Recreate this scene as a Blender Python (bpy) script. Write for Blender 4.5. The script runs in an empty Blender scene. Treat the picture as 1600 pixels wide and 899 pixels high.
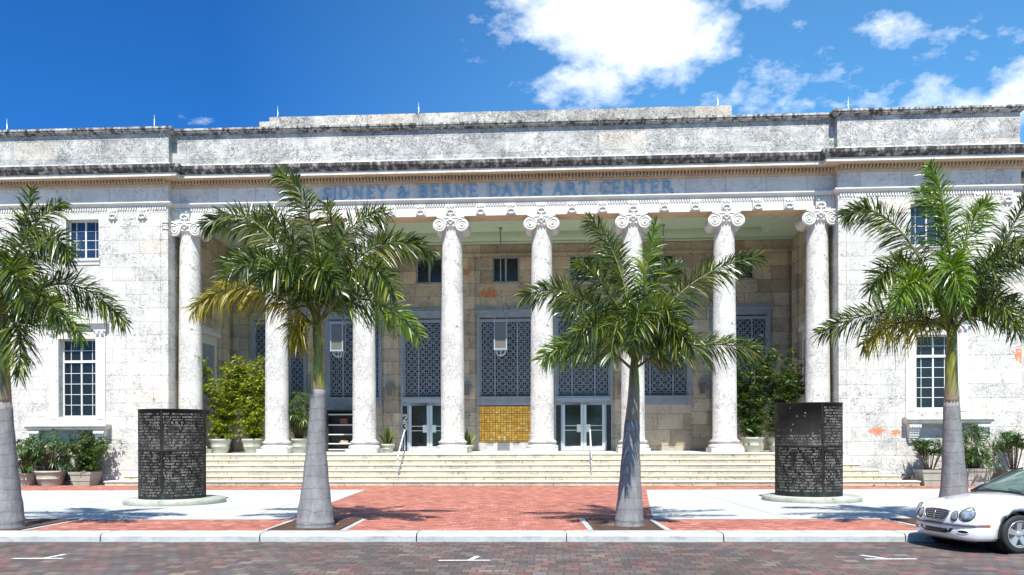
import bpy, bmesh, math, random
from mathutils import Vector, Matrix
R = math.radians
sc = bpy.context.scene
col = sc.collection
random.seed(7)

# ------------------------------------------------------------ camera
F = 1300.0; YH = 687.0; EYE = 1.8
cam_d = bpy.data.cameras.new('camera'); cam = bpy.data.objects.new('camera', cam_d); col.objects.link(cam)
cam.location = (0, 0, EYE); cam.rotation_euler = (R(90), R(0.18), 0)
cam_d.sensor_width = 36; cam_d.lens = 36*F/1600; cam_d.shift_y = (YH-449.5)/1600
cam_d.clip_end = 6000; cam_d.clip_start = 0.1
sc.camera = cam

# ------------------------------------------------------------ light
SUN_EL = 57.0; SUN_AZ = 182.0       # azimuth clockwise from +Y: behind the camera
sd = bpy.data.lights.new('sun', 'SUN'); sd.energy = 4.9; sd.angle = R(0.55); sd.color = (1, .955, .87)
so = bpy.data.objects.new('sun', sd); col.objects.link(so); so.location = (0, -20, 40)
sdir = Vector((math.sin(R(SUN_AZ))*math.cos(R(SUN_EL)), math.cos(R(SUN_AZ))*math.cos(R(SUN_EL)), math.sin(R(SUN_EL))))
so.rotation_euler = sdir.to_track_quat('Z', 'Y').to_euler()
sc.view_settings.view_transform = 'Standard'; sc.view_settings.look = 'None'
sc.view_settings.exposure = 0.78; sc.view_settings.gamma = 1.0

# ------------------------------------------------------------ node helper
class NT:
    def __init__(s, tree):
        s.t = tree; s.n = tree.nodes; s.l = tree.links
    def new(s, typ, **kw):
        n = s.n.new(typ)
        for k, v in kw.items(): setattr(n, k, v)
        return n
    def put(s, sock, v):
        if isinstance(v, bpy.types.NodeSocket): s.l.new(v, sock)
        elif v is not None:
            try: sock.default_value = v
            except Exception: sock.default_value = tuple(v)+(1,)
    def math(s, op, a, b=None, c=None, clamp=False):
        n = s.new('ShaderNodeMath', operation=op, use_clamp=clamp)
        s.put(n.inputs[0], a)
        if b is not None: s.put(n.inputs[1], b)
        if c is not None: s.put(n.inputs[2], c)
        return n.outputs[0]
    def vmath(s, op, a, b=None):
        n = s.new('ShaderNodeVectorMath', operation=op)
        s.put(n.inputs[0], a)
        if b is not None: s.put(n.inputs[1], b)
        return n.outputs['Value'] if op in ('LENGTH', 'DOT_PRODUCT', 'DISTANCE') else n.outputs[0]
    def mix(s, f, a, b, mode='MIX'):
        n = s.new('ShaderNodeMix', data_type='RGBA', blend_type=mode)
        s.put(n.inputs[0], f)
        for i, v in ((6, a), (7, b)):
            if not isinstance(v, bpy.types.NodeSocket) and len(v) == 3: v = tuple(v)+(1,)
            s.put(n.inputs[i], v)
        return n.outputs[2]
    def noise(s, vec, scale, detail=3, rough=.55, dist=0.0):
        n = s.new('ShaderNodeTexNoise'); n.inputs['Scale'].default_value = scale
        n.inputs['Detail'].default_value = detail; n.inputs['Roughness'].default_value = rough
        n.inputs['Distortion'].default_value = dist
        if vec is not None: s.put(n.inputs['Vector'], vec)
        return n.outputs['Fac']
    def ramp(s, f, pts, interp='LINEAR'):
        n = s.new('ShaderNodeValToRGB'); cr = n.color_ramp; cr.interpolation = interp
        while len(cr.elements) < len(pts): cr.elements.new(.5)
        for e, (p, c) in zip(cr.elements, pts):
            e.position = p
            e.color = (c, c, c, 1) if isinstance(c, (int, float)) else tuple(c)+(1,)
        s.put(n.inputs[0], f); return n.outputs[0]
    def step(s, f, lo, hi):
        n = s.new('ShaderNodeMapRange'); n.clamp = True
        s.put(n.inputs['Value'], f); n.inputs['From Min'].default_value = lo; n.inputs['From Max'].default_value = hi
        return n.outputs[0]
    def xyz(s, v):
        n = s.new('ShaderNodeSeparateXYZ'); s.put(n.inputs[0], v); return n.outputs
    def comb(s, x, y, z):
        n = s.new('ShaderNodeCombineXYZ'); s.put(n.inputs[0], x); s.put(n.inputs[1], y); s.put(n.inputs[2], z); return n.outputs[0]
    def objco(s): return s.new('ShaderNodeTexCoord').outputs['Object']
    def bricks(s, a, b, bw, bh, mort, run=True):
        """a,b coordinate sockets -> (random value, mortar mask 0..1, second random)"""
        row = s.math('FLOOR', s.math('DIVIDE', b, bh))
        off = s.math('MULTIPLY', s.math('FRACT', s.math('MULTIPLY', row, .5)), bw) if run else 0.0
        aa = s.math('DIVIDE', s.math('ADD', a, off), bw)
        cl = s.math('FLOOR', aa)
        fx = s.math('MULTIPLY', s.math('FRACT', aa), bw); fy = s.math('SUBTRACT', b, s.math('MULTIPLY', row, bh))
        dx = s.math('MINIMUM', fx, s.math('SUBTRACT', bw, fx)); dy = s.math('MINIMUM', fy, s.math('SUBTRACT', bh, fy))
        m = s.math('LESS_THAN', s.math('MINIMUM', dx, dy), mort)
        w = s.new('ShaderNodeTexWhiteNoise', noise_dimensions='2D'); s.put(w.inputs['Vector'], s.comb(cl, row, 0.0))
        c3 = s.xyz(w.outputs['Color'])
        return w.outputs['Value'], m, c3[1]

def newmat(name):
    m = bpy.data.materials.new(name); m.use_nodes = True
    n = NT(m.node_tree); b = m.node_tree.nodes['Principled BSDF']
    return m, n, b
def bump(n, b, h, strength=.4, dist=.02):
    k = n.new('ShaderNodeBump'); k.inputs['Strength'].default_value = strength; k.inputs['Distance'].default_value = dist
    n.put(k.inputs['Height'], h); n.put(b.inputs['Normal'], k.outputs[0])
def flat(name, c, rough=.6, metal=0.0, var=.12, scale=6, coat=0):
    m, n, b = newmat(name); o = n.objco()
    f = n.noise(o, scale, 4, .6)
    n.put(b.inputs['Base Color'], n.mix(n.step(f, .35, .65), tuple(x*(1-var) for x in c), tuple(min(1, x*(1+var)) for x in c)))
    b.inputs['Roughness'].default_value = rough; b.inputs['Metallic'].default_value = metal
    if coat: b.inputs['Coat Weight'].default_value = coat; b.inputs['Coat Roughness'].default_value = .04
    return m

# ------------------------------------------------------------ world
w = bpy.data.worlds.new('World'); sc.world = w; w.use_nodes = True
n = NT(w.node_tree); bg = w.node_tree.nodes['Background']
sky = n.new('ShaderNodeTexSky', sky_type='NISHITA'); sky.sun_disc = False
sky.sun_elevation = R(SUN_EL); sky.sun_rotation = R(SUN_AZ); sky.air_density = 1.0; sky.dust_density = .35; sky.ozone_density = 3.2; sky.altitude = 0
tc = n.new('ShaderNodeTexCoord').outputs['Generated']
d = n.vmath('NORMALIZE', tc); dx, dy, dz = n.xyz(d)
hue = n.mix(n.step(dx, -.30, .16), (.13, .55, 1.06), (.64, 1.24, 1.48))
skyc = n.mix(1.0, sky.outputs[0], hue, 'MULTIPLY')
def cdir(x, y): return Vector(((x-800)/F, 1, (YH-y)/F)).normalized()
warp = n.new('ShaderNodeTexNoise'); warp.inputs['Scale'].default_value = 5.5; warp.inputs['Detail'].default_value = 7; warp.inputs['Roughness'].default_value = .58; n.put(warp.inputs['Vector'], d)
wv = n.vmath('SCALE', n.vmath('SUBTRACT', warp.outputs['Color'], (.5, .5, .5)), None)
wv.node.inputs['Scale'].default_value = .13
dw = n.vmath('ADD', d, wv)
fine = n.noise(n.vmath('MULTIPLY', d, (1, 1, 1.8)), 22, 7, .62)
tot = None
for (x, y, rx, ry, amp) in [(915, -5, 85, 62, 1.2), (1005, 70, 95, 50, 1.2), (880, 50, 62, 30, 1.0), (950, 150, 85, 24, .7), (1060, 25, 42, 42, .8), (1095, 90, 40, 18, .7), (1545, 146, 92, 24, .85), (1590, 118, 45, 22, .75),
                            (1385, 55, 85, 24, .35), (1460, 60, 30, 30, .3), (1215, 6, 50, 14, .40), (1240, 125, 80, 20, .33), (1180, 160, 90, 14, .35), (1320, 162, 90, 10, .36), (305, 168, 26, 9, .34), (760, 40, 40, 40, .32), (1540, 55, 40, 18, .36),
                            (600, -500, 300, 200, .9), (2600, 0, 400, 120, 1.0), (-1300, 250, 500, 90, .9)]:
    c = cdir(x, y); k = 1/c.y if True else 1
    v = n.vmath('MULTIPLY', n.vmath('SUBTRACT', dw, tuple(c)), (F/rx*k*.9, F/rx*.5, F/ry*k*.9))
    e = n.math('MULTIPLY', n.math('SUBTRACT', 1.0, n.math('MULTIPLY', n.vmath('LENGTH', v), .55), clamp=True), amp)
    tot = e if tot is None else n.math('MAXIMUM', tot, e)
dens = n.math('ADD', tot, n.math('MULTIPLY', n.math('SUBTRACT', fine, .5), 1.35))
front = n.math('GREATER_THAN', tot, .03)
cm = n.math('MULTIPLY', n.step(dens, .20, .95), front)
shadeN = n.noise(d, 9, 5, .6)
cloudc = n.mix(n.step(shadeN, .35, .7), (9.5, 10.1, 10.6), (12.5, 12.5, 12.5))
n.put(bg.inputs['Color'], n.mix(cm, skyc, cloudc)); bg.inputs['Strength'].default_value = .085

# ------------------------------------------------------------ mesh helpers
class MB:
    def __init__(s): s.v = []; s.f = []; s.m = []; s.sm = []
    def face(s, vs, mi=0, smooth=False):
        b = len(s.v); s.v += [tuple(p) for p in vs]; s.f.append(tuple(range(b, b+len(vs)))); s.m.append(mi); s.sm.append(smooth)
    def mesh(s, vs, fs, mi=0, smooth=False, M=None):
        b = len(s.v)
        s.v += [tuple(M @ Vector(p)) if M else tuple(p) for p in vs]
        for f in fs: s.f.append(tuple(b+i for i in f)); s.m.append(mi); s.sm.append(smooth)
    def box(s, x0, x1, y0, y1, z0, z1, mi=0, M=None):
        vs = [(x, y, z) for z in (z0, z1) for y in (y0, y1) for x in (x0, x1)]
        s.mesh(vs, [(0, 2, 3, 1), (4, 5, 7, 6), (0, 1, 5, 4), (2, 6, 7, 3), (0, 4, 6, 2), (1, 3, 7, 5)], mi, False, M)
    def frust(s, cx, cy, z0, z1, a0, b0, a1, b1, mi=0):
        vs = [(cx+sx*a, cy+sy*b, z) for z, a, b in ((z0, a0, b0), (z1, a1, b1)) for sx, sy in ((-1, -1), (1, -1), (1, 1), (-1, 1))]
        s.mesh(vs, [(0, 3, 2, 1), (4, 5, 6, 7), (0, 1, 5, 4), (1, 2, 6, 5), (2, 3, 7, 6), (3, 0, 4, 7)], mi)
    def lathe(s, prof, seg=24, mi=0, M=None, smooth=True, caps=True, arc=None):
        vs = []; fs = []
        ns = seg
        for r, z in prof:
            for k in range(ns):
                a = 2*math.pi*k/ns; vs.append((r*math.cos(a), r*math.sin(a), z))
        for i in range(len(prof)-1):
            for k in range(ns):
                k2 = (k+1) % ns; fs.append((i*ns+k, i*ns+k2, (i+1)*ns+k2, (i+1)*ns+k))
        s.mesh(vs, fs, mi, smooth, M)
        if caps:
            s.mesh(vs[:ns], [tuple(range(ns-1, -1, -1))], mi, False, M); s.mesh(vs[-ns:], [tuple(range(ns))], mi, False, M)
    def tube(s, pts, rad, seg=6, mi=0, smooth=True, M=None):
        pts = [Vector(p) for p in pts]
        if isinstance(rad, (int, float)): rad = [rad]*len(pts)
        vs = []; fs = []; up = None
        for i, p in enumerate(pts):
            t = (pts[min(i+1, len(pts)-1)]-pts[max(i-1, 0)]).normalized()
            if up is None: up = t.orthogonal()
            up = (up - t*up.dot(t)); up = up.normalized() if up.length > 1e-6 else t.orthogonal().normalized()
            bi = t.cross(up)
            for k in range(seg):
                a = 2*math.pi*k/seg; vs.append(p+(up*math.cos(a)+bi*math.sin(a))*rad[i])
        for i in range(len(pts)-1):
            for k in range(seg):
                k2 = (k+1) % seg; fs.append((i*seg+k, i*seg+k2, (i+1)*seg+k2, (i+1)*seg+k))
        fs.append(tuple(range(seg-1, -1, -1))); fs.append(tuple((len(pts)-1)*seg+k for k in range(seg)))
        s.mesh(vs, fs, mi, smooth, M)
    def sweep(s, path, prof, mi=0, closed=True):
        """path: plan polyline (x,y), outward side on the right of travel; prof: (offset outward, z) loop"""
        P = [Vector(p) for p in path]; N = []
        for i in range(len(P)):
            ns = []
            for a, b in ((i-1, i), (i, i+1)):
                if a >= 0 and b < len(P):
                    t = (P[b]-P[a]).normalized(); ns.append(Vector((t.y, -t.x)))
            if len(ns) == 1: N.append(ns[0])
            else: m = (ns[0]+ns[1]); N.append(m/(1+ns[0].dot(ns[1])))
        k = len(prof); vs = []; fs = []
        for p, nn in zip(P, N):
            for o, z in prof: q = p+nn*o; vs.append((q.x, q.y, z))
        for i in range(len(P)-1):
            for j in range(k if closed else k-1):
                j2 = (j+1) % k; fs.append((i*k+j, (i+1)*k+j, (i+1)*k+j2, i*k+j2))
        if closed: fs.append(tuple(range(k))); fs.append(tuple((len(P)-1)*k+j for j in range(k-1, -1, -1)))
        s.mesh(vs, fs, mi)
    def wall(s, a0, a1, z0, z1, holes, y0, y1, mi=0):
        xs = sorted({a0, a1, *[h[0] for h in holes], *[h[1] for h in holes]}); zs = sorted({z0, z1, *[h[2] for h in holes], *[h[3] for h in holes]})
        def solid(i, j):
            cx = (xs[i]+xs[i+1])/2; cz = (zs[j]+zs[j+1])/2
            return not any(h[0] < cx < h[1] and h[2] < cz < h[3] for h in holes)
        for i in range(len(xs)-1):
            j = 0
            while j < len(zs)-1:
                if solid(i, j):
                    k = j
                    while k+1 < len(zs)-1 and solid(i, k+1): k += 1
                    s.box(xs[i], xs[i+1], y0, y1, zs[j], zs[k+1], mi); j = k+1
                else: j += 1
    def build(s, name, mats, parent=None, loc=None, rz=None, **props):
        me = bpy.data.meshes.new(name); me.from_pydata(s.v, [], s.f)
        mats = mats if isinstance(mats, (list, tuple)) else [mats]
        for m in mats: me.materials.append(m)
        me.polygons.foreach_set('material_index', s.m); me.polygons.foreach_set('use_smooth', s.sm); me.update()
        o = bpy.data.objects.new(name, me); col.objects.link(o)
        if parent: o.parent = parent
        if loc is not None: o.location = loc
        if rz is not None: o.rotation_euler = (0, 0, rz)
        for k, v in props.items(): o[k] = v
        return o
def weld(o, d=1e-4):
    bm = bmesh.new(); bm.from_mesh(o.data); bmesh.ops.remove_doubles(bm, verts=bm.verts, dist=d); bmesh.ops.recalc_face_normals(bm, faces=bm.faces); bm.to_mesh(o.data); bm.free(); return o
def thing(name, label, cat, loc=(0, 0, 0), rz=0, group=None):
    o = bpy.data.objects.new(name, None); col.objects.link(o); o.location = loc; o.rotation_euler = (0, 0, rz); o.empty_display_size = .3
    o['label'] = label; o['category'] = cat
    if group: o['group'] = group
    return o
def copy_tree(o, parent=None):
    c = o.copy(); col.objects.link(c); c.parent = parent
    for ch in [x for x in bpy.data.objects if x.parent is o]: copy_tree(ch, c)
    return c

# frame of the building: local u along the facade, w into it
TH = R(3.3); XC, YC = -0.6, 34.3
def U(x, wd=0.0):               # facade coordinate of something seen at pixel x, wd metres behind the column line
    t = (x-800)/F; c, s_ = math.cos(TH), math.sin(TH)
    # XC + u c + w s = t (YC - u s + w c)
    return (t*(YC+wd*c)-XC-wd*s_)/(c+t*s_)
def Z(y, wd=0.0): return EYE+(YH-y)*(YC+wd)/F
def W(u, wd, z=0): return Vector((XC+u*math.cos(TH)+wd*math.sin(TH), YC-u*math.sin(TH)+wd*math.cos(TH), z))
def G(x, d, z=0): return Vector(((x-800)*d/F, d, z))
def P3(x, y, d): return Vector(((x-800)*d/F, d, EYE+(YH-y)*d/F))

# ------------------------------------------------------------ stone
def stone(name, base, grey, speck=.5, blotch=.4, bw=0, bh=0, tint=.06, dark=(.06, .055, .05), jc=.45, streak=0, stains=(), orange=0, rust=None, speck_scale=7, vein=0):
    m, n, b = newmat(name); o = n.objco(); x, y, z = n.xyz(o)
    c = n.mix(n.math('MULTIPLY', n.step(n.noise(o, 1.1, 6, .65, .8), .42, .66), blotch), base, grey)
    c = n.mix(n.math('MULTIPLY', n.step(n.noise(o, 3.7, 5, .7, .5), .5, .62), blotch*.8), c, grey)
    h = n.noise(o, 9, 5, .7)
    if vein:
        vn = n.math('ABSOLUTE', n.math('SUBTRACT', n.noise(o, 4.6, 6, .72, 1.6), .5))
        vmk = n.math('MULTIPLY', n.math('SUBTRACT', 1.0, n.step(vn, .010, .042)), n.step(n.noise(o, 1.05, 3, .6), .47-.08*vein, .60-.06*vein))
        c = n.mix(n.math('MULTIPLY', vmk, min(.95, .6*vein+.2)), c, (.085, .082, .078))
    if bw:
        a = n.math('ADD', x, y)
        rv, mk, r2 = n.bricks(a, z, bw, bh, .011)
        c = n.mix(1.0, c, n.ramp(rv, [(0, 1-tint*2.4), (.5, 1), (1, 1+tint)]), 'MULTIPLY')
        tn = n.math('GREATER_THAN', r2, .93)
        c = n.mix(n.math('MULTIPLY', tn, .35), c, tuple(v*k for v, k in zip(base, (1.05, .95, .82))))
        c = n.mix(n.math('MULTIPLY', mk, jc), c, dark)
        h = n.math('SUBTRACT', h, n.math('MULTIPLY', mk, .6))
    # pits: elongated dark specks of coral stone, clustered
    wp = n.vmath('ADD', o, n.vmath('SCALE', n.new('ShaderNodeTexNoise').outputs['Color'], None))
    sp = n.noise(n.vmath('MULTIPLY', o, (1, 1, 1.5)), speck_scale*1.6, 6, .75, 1.3)
    cl = n.noise(o, 1.9, 3, .6)
    thr = n.math('ADD', .66-.07*speck, n.math('MULTIPLY', n.math('SUBTRACT', .5, cl), .30))
    pm = n.math('MULTIPLY', n.math('SUBTRACT', sp, thr), 26, clamp=True)
    pm = n.math('MINIMUM', n.math('MAXIMUM', pm, 0.0), 1.0)
    c = n.mix(n.math('MULTIPLY', pm, .88), c, dark)
    if streak:
        s1 = n.noise(n.vmath('MULTIPLY', o, (3.2, 3.2, .45)), 1.6, 6, .7)
        s2 = n.noise(n.vmath('MULTIPLY', o, (1, 1, 1)), 8, 5, .75)
        k = n.step(n.math('ADD', s1, n.math('MULTIPLY', s2, .5)), .74-streak*.22, .86-streak*.16)
        c = n.mix(n.math('MULTIPLY', k, .93), c, (.035, .032, .03))
    if orange:
        k = n.step(n.noise(o, 2.3, 5, .7, 1.0), .75-orange*.05, .77-orange*.05)
        c = n.mix(n.math('MULTIPLY', k, .7), c, (.50, .20, .08))
    for (sx, sz, rx, rz_) in stains:
        v = n.comb(n.math('DIVIDE', n.math('SUBTRACT', x, sx), rx), 0.0, n.math('DIVIDE', n.math('SUBTRACT', z, sz), rz_))
        e = n.math('SUBTRACT', 1.25, n.vmath('LENGTH', v))
        e = n.math('ADD', e, n.math('MULTIPLY', n.math('SUBTRACT', n.noise(o, 7, 6, .7, 1), .5), 4.2))
        c = n.mix(n.math('MULTIPLY', n.step(e, .35, .6), .85), c, (.52, .17, .05))
    n.put(b.inputs['Base Color'], c); b.inputs['Roughness'].default_value = .88
    bump(n, b, n.math('SUBTRACT', h, n.math('MULTIPLY', pm, .8)), .55, .03)
    return m
S_wall = stone('coral_stone_wall', (.635, .615, .555), (.43, .435, .43), .85, .5, 1.15, .56, .05, jc=.3, orange=.3, vein=.6,
              stains=[(U(1372, -.78), Z(676, -.78), .40, .16), (U(1400, -.78), Z(679, -.78), .22, .14), (U(1594, -.78), Z(562, -.78), .22, .30), (U(1311, -.78), Z(668, -.78), .05, .45)])
S_col = stone('coral_stone_column', (.655, .635, .58), (.46, .46, .45), .95, .5, vein=.62)
S_par = stone('coral_stone_parapet', (.62, .60, .56), (.33, .34, .34), 1.0, .85, 1.9, .75, .07, jc=.25, vein=1.1)
S_att = stone('coral_stone_attic', (.60, .57, .51), (.28, .28, .27), 1.1, .9, 1.9, 1.2, .09, jc=.3, streak=0, vein=1.2)
S_fri = stone('coral_stone_frieze', (.66, .63, .60), (.50, .49, .49), .8, .5, 1.6, 8, .05, jc=.5, vein=.2)
S_cym = stone('stained_cyma', (.46, .44, .42), (.17, .165, .16), 1.4, 1.0, 0, 0, streak=.5)
S_cor = stone('corona_stone', (.66, .63, .56), (.40, .36, .30), .6, .5)
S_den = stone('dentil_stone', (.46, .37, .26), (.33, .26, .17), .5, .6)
S_cap = stone('carved_stone', (.66, .64, .59), (.48, .46, .44), .3, .3, speck_scale=12)
S_coping = stone('coping_stone', (.60, .58, .53), (.3, .29, .27), .9, .8, streak=.16, vein=.6)
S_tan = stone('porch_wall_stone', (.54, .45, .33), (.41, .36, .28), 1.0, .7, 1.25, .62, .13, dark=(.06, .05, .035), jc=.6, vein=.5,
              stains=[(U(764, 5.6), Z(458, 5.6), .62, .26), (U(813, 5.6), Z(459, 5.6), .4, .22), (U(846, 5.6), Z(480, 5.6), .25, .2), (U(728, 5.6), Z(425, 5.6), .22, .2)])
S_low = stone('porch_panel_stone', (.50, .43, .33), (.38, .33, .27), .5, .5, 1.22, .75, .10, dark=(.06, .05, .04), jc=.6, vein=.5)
S_step = stone('step_riser_stone', (.50, .45, .31), (.38, .34, .24), .9, .7, 3.1, 9, .05, jc=.8, speck_scale=5, vein=.4)
S_floor = stone('porch_floor_stone', (.66, .63, .57), (.54, .52, .48), .2, .4)
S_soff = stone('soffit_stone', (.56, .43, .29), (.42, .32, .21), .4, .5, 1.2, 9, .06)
M_green = flat('ceiling_green', (.56, .70, .54), .6, var=.03, scale=1)
M_blue = flat('blue_grey_metal', (.27, .30, .335), .45, .0, .10, 3)
M_bluel = flat('light_blue_trim', (.30, .37, .44), .4, 0, .05)
M_grille = flat('grille_metal', (.23, .255, .285), .45, .1, .15)
M_glassd = flat('dark_glass', (.010, .013, .016), .22, 0, .2)
M_glassb = flat('sky_glass', (.018, .035, .075), .05, 0, .35, 1.2)
M_glassg = flat('door_glass', (.02, .026, .024), .08, 0, .2)
M_frame = flat('window_white', (.62, .64, .65), .4, 0, .05)
M_alu = flat('door_aluminium', (.55, .60, .63), .32, .3, .05)
M_black = flat('black_iron', (.018, .018, .02), .5, 0, .3)
M_dark = flat('dark_void', (.01, .01, .01), .9, 0, .1)
M_letter = flat('letter_blue', (.20, .355, .53), .45, 0, .05)
M_marble = flat('grey_marble', (.40, .40, .40), .35, 0, .15, 4)
M_lamp = flat('lantern_glass', (.15, .14, .11), .25, 0, .12, 3)
M_cream = flat('cream_number', (.62, .56, .44), .5)
M_rail = flat('rail_steel', (.62, .64, .66), .25, .6, .05)
m, n, b = newmat('gold_tiles'); M_gold = m
o = n.objco(); x, y, z = n.xyz(o)
rv, mk, r2 = n.bricks(x, z, .131, .109, .007, run=False)
rv2, mk2, _ = n.bricks(x, z, .262, .436, .011, run=False)
c = n.ramp(rv, [(0, (.70, .32, .03)), (.4, (.88, .45, .045)), (.8, (.97, .58, .07)), (.94, (.97, .68, .15)), (1, (.95, .88, .6))])
c = n.mix(mk, c, (.20, .11, .03)); c = n.mix(mk2, c, (.13, .07, .02))
n.put(b.inputs['Base Color'], c); b.inputs['Roughness'].default_value = .4

# ------------------------------------------------------------ ground
def paving(name, a_of, bw, bh, mort, ramp, mcol, rough=.85, wear=.25, patch=None, rot=0):
    m, n, b = newmat(name); o = n.objco()
    if rot:
        k = n.new('ShaderNodeVectorRotate', rotation_type='Z_AXIS'); n.put(k.inputs['Vector'], o); k.inputs['Angle'].default_value = rot; o = k.outputs[0]
    # slightly uneven courses
    wv = n.vmath('SUBTRACT', n.new('ShaderNodeTexNoise').outputs['Color'], (.5, .5, .5))
    wn = wv.node.inputs[0].links[0].from_node; wn.inputs['Scale'].default_value = .9; n.put(wn.inputs['Vector'], o)
    s_ = n.vmath('SCALE', wv, None); s_.node.inputs['Scale'].default_value = bh*.55
    o2 = n.vmath('ADD', o, s_); x, y, z = n.xyz(o2)
    if a_of == 'y': x, y = y, x
    rv, mk, r2 = n.bricks(x, y, bw, bh, mort)
    c = n.ramp(rv, ramp, 'CONSTANT' if len(ramp) > 6 else 'LINEAR')
    c = n.mix(1.0, c, n.ramp(r2, [(0, .72), (1, 1.22)]), 'MULTIPLY')
    g = n.noise(o, .55, 5, .6)
    c = n.mix(1.0, c, n.ramp(g, [(.3, 1-wear), (.7, 1+wear*.6)]), 'MULTIPLY')
    g2 = n.noise(o, 14, 5, .7)
    c = n.mix(1.0, c, n.ramp(g2, [(.3, .8), (.7, 1.16)]), 'MULTIPLY')
    c = n.mix(n.math('MULTIPLY', mk, .8), c, mcol)
    if patch: c = n.mix(n.math('MULTIPLY', n.step(n.noise(o, .8, 5, .7), .55, .75), .35), c, patch)
    n.put(b.inputs['Base Color'], c); b.inputs['Roughness'].default_value = rough
    bump(n, b, n.math('SUBTRACT', n.math('MULTIPLY', g2, .4), mk), .6, .012)
    return m
M_street = paving('street_bricks', 'x', .235, .235, .010,
    [(0, (0.118, 0.079, 0.072)), (.12, (0.140, 0.090, 0.082)), (.24, (0.095, 0.079, 0.078)), (.36, (0.147, 0.109, 0.094)), (.46, (0.099, 0.075, 0.072)), (.56, (0.156, 0.084, 0.075)), (.64, (0.128, 0.114, 0.106)), (.74, (0.110, 0.091, 0.094)), (.84, (0.166, 0.138, 0.106)), (.9, (0.091, 0.083, 0.084)), (.96, (0.185, 0.086, 0.080))],
    (.035, .028, .024), .8, .25, patch=(.05, .045, .042), rot=R(3))
M_brick = paving('red_bricks', 'x', .2, .2, .008, [(0, (.34, .106, .073)), (.5, (.39, .136, .092)), (.85, (.415, .165, .125)), (1, (.44, .20, .155))], (.20, .08, .065), .85, .14, patch=(.46, .22, .17))
m, n, b = newmat('pale_concrete'); M_conc = m
o = n.objco(); x, y, z = n.xyz(o)
c = n.mix(n.step(n.noise(o, .7, 6, .65), .35, .7), (.46, .465, .445), (.385, .39, .375))
c = n.mix(n.math('MULTIPLY', n.step(n.noise(n.vmath('MULTIPLY', o, (1, .6, 1)), 1.7, 6, .75, .6), .56, .68), .30), c, (.26, .27, .25))
c = n.mix(n.math('MULTIPLY', n.step(n.noise(o, 11, 2, .5), .70, .74), .4), c, (.12, .12, .11))
c = n.mix(n.math('MULTIPLY', n.step(n.noise(o, 40, 3, .7), .6, .8), .3), c, (.3, .3, .3))
rv, mk, _ = n.bricks(x, y, 3.1, 5.4, .02, run=False); c = n.mix(n.math('MULTIPLY', mk, .75), c, (.16, .16, .16))
n.put(b.inputs['Base Color'], c); b.inputs['Roughness'].default_value = .9
m, n, b = newmat('kerb_concrete'); M_kerb = m
o = n.objco()
c = n.mix(n.step(n.noise(o, 2.2, 6, .7), .35, .68), (.47, .49, .48), (.33, .345, .34))
c = n.mix(n.math('MULTIPLY', n.step(n.noise(n.vmath('MULTIPLY', o, (1, 5, 5)), 2.4, 6, .75), .52, .66), .55), c, (.15, .15, .14))
n.put(b.inputs['Base Color'], c); b.inputs['Roughness'].default_value = .9; bump(n, b, n.noise(o, 22, 4, .7), .4, .02)
M_ground = flat('dry_ground', (.18, .17, .13), .95, 0, .3, .2)
M_paint = flat('road_paint', (.66, .66, .64), .7, 0, .15, 20)

mb = MB(); mb.face([(-2500, -2500, -.4), (2500, -2500, -.4), (2500, 2500, -.4), (-2500, 2500, -.4)]); mb.build('ground', M_ground, kind='structure')
KR = R(-1.5)
D_K = 15.84
def kp(x, dd, z=0):   # plaza frame: x along the kerb, dd metres from the camera measured along the centre line
    return (x*math.cos(KR)-0, dd+x*math.sin(KR), z)
def sheet(name, pts, z, mat, **pr):
    mb = MB(); mb.face([kp(x, dd, z) for x, dd in pts]); return mb.build(name, mat, kind='structure', **pr)
sheet('street', [(-90, -14), (90, -14), (90, 16.2), (-90, 16.2)], -.15, M_street)
# plaza body
mb = MB(); a = [kp(-60, D_K+.3), kp(60, D_K+.3), (60, 75, 0), (-60, 75, 0)]
vs = [(p[0], p[1], z) for z in (-.35, -.012) for p in a]
mb.mesh(vs, [(4, 5, 6, 7), (0, 1, 5, 4), (1, 2, 6, 5), (2, 3, 7, 6), (3, 0, 4, 7)]); mb.build('plaza_base', M_kerb, kind='structure')
# kerb with its joints
mb = MB(); xs = [U0 for U0 in (-60, -40, -25, -14.1, -7.95, -4.85, -1.83, 1.03, 4.0, 7.4, 11.5, 20, 40, 60)]
for a_, b_ in zip(xs, xs[1:]):
    g = .012
    pr = [(0, -.3), (0, -.045), (.035, -.008), (.07, .004), (.60, .004), (.60, -.3)]
    vs = [kp(xx, D_K+o_, z_) for xx in (a_+g, b_-g) for o_, z_ in pr]; k = len(pr)
    mb.mesh(vs, [(j, (j+1) % k, k+(j+1) % k, k+j) for j in range(k)]+[tuple(range(k-1, -1, -1)), tuple(range(k, 2*k))])
weld(mb.build('kerb', M_kerb, kind='structure'))
YB, YF, YS = D_K+.6, 18.72, 33.4
# brick field (whole plaza front), concrete aprons laid on top 4 mm higher
sheet('brick_plaza', [(-60, YB+.002), (60, YB+.002), (60, 36), (-60, 36)], 0.0, M_brick)
sheet('pavement', [(-60, YF), (-5.12, YF), (-5.30, 29.9), (-60, 29.0)], .004, M_conc)
sheet('pavement', [(3.15, YF), (60, YF), (60, 31.2), (4.75, 29.6)], .004, M_conc)
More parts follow.
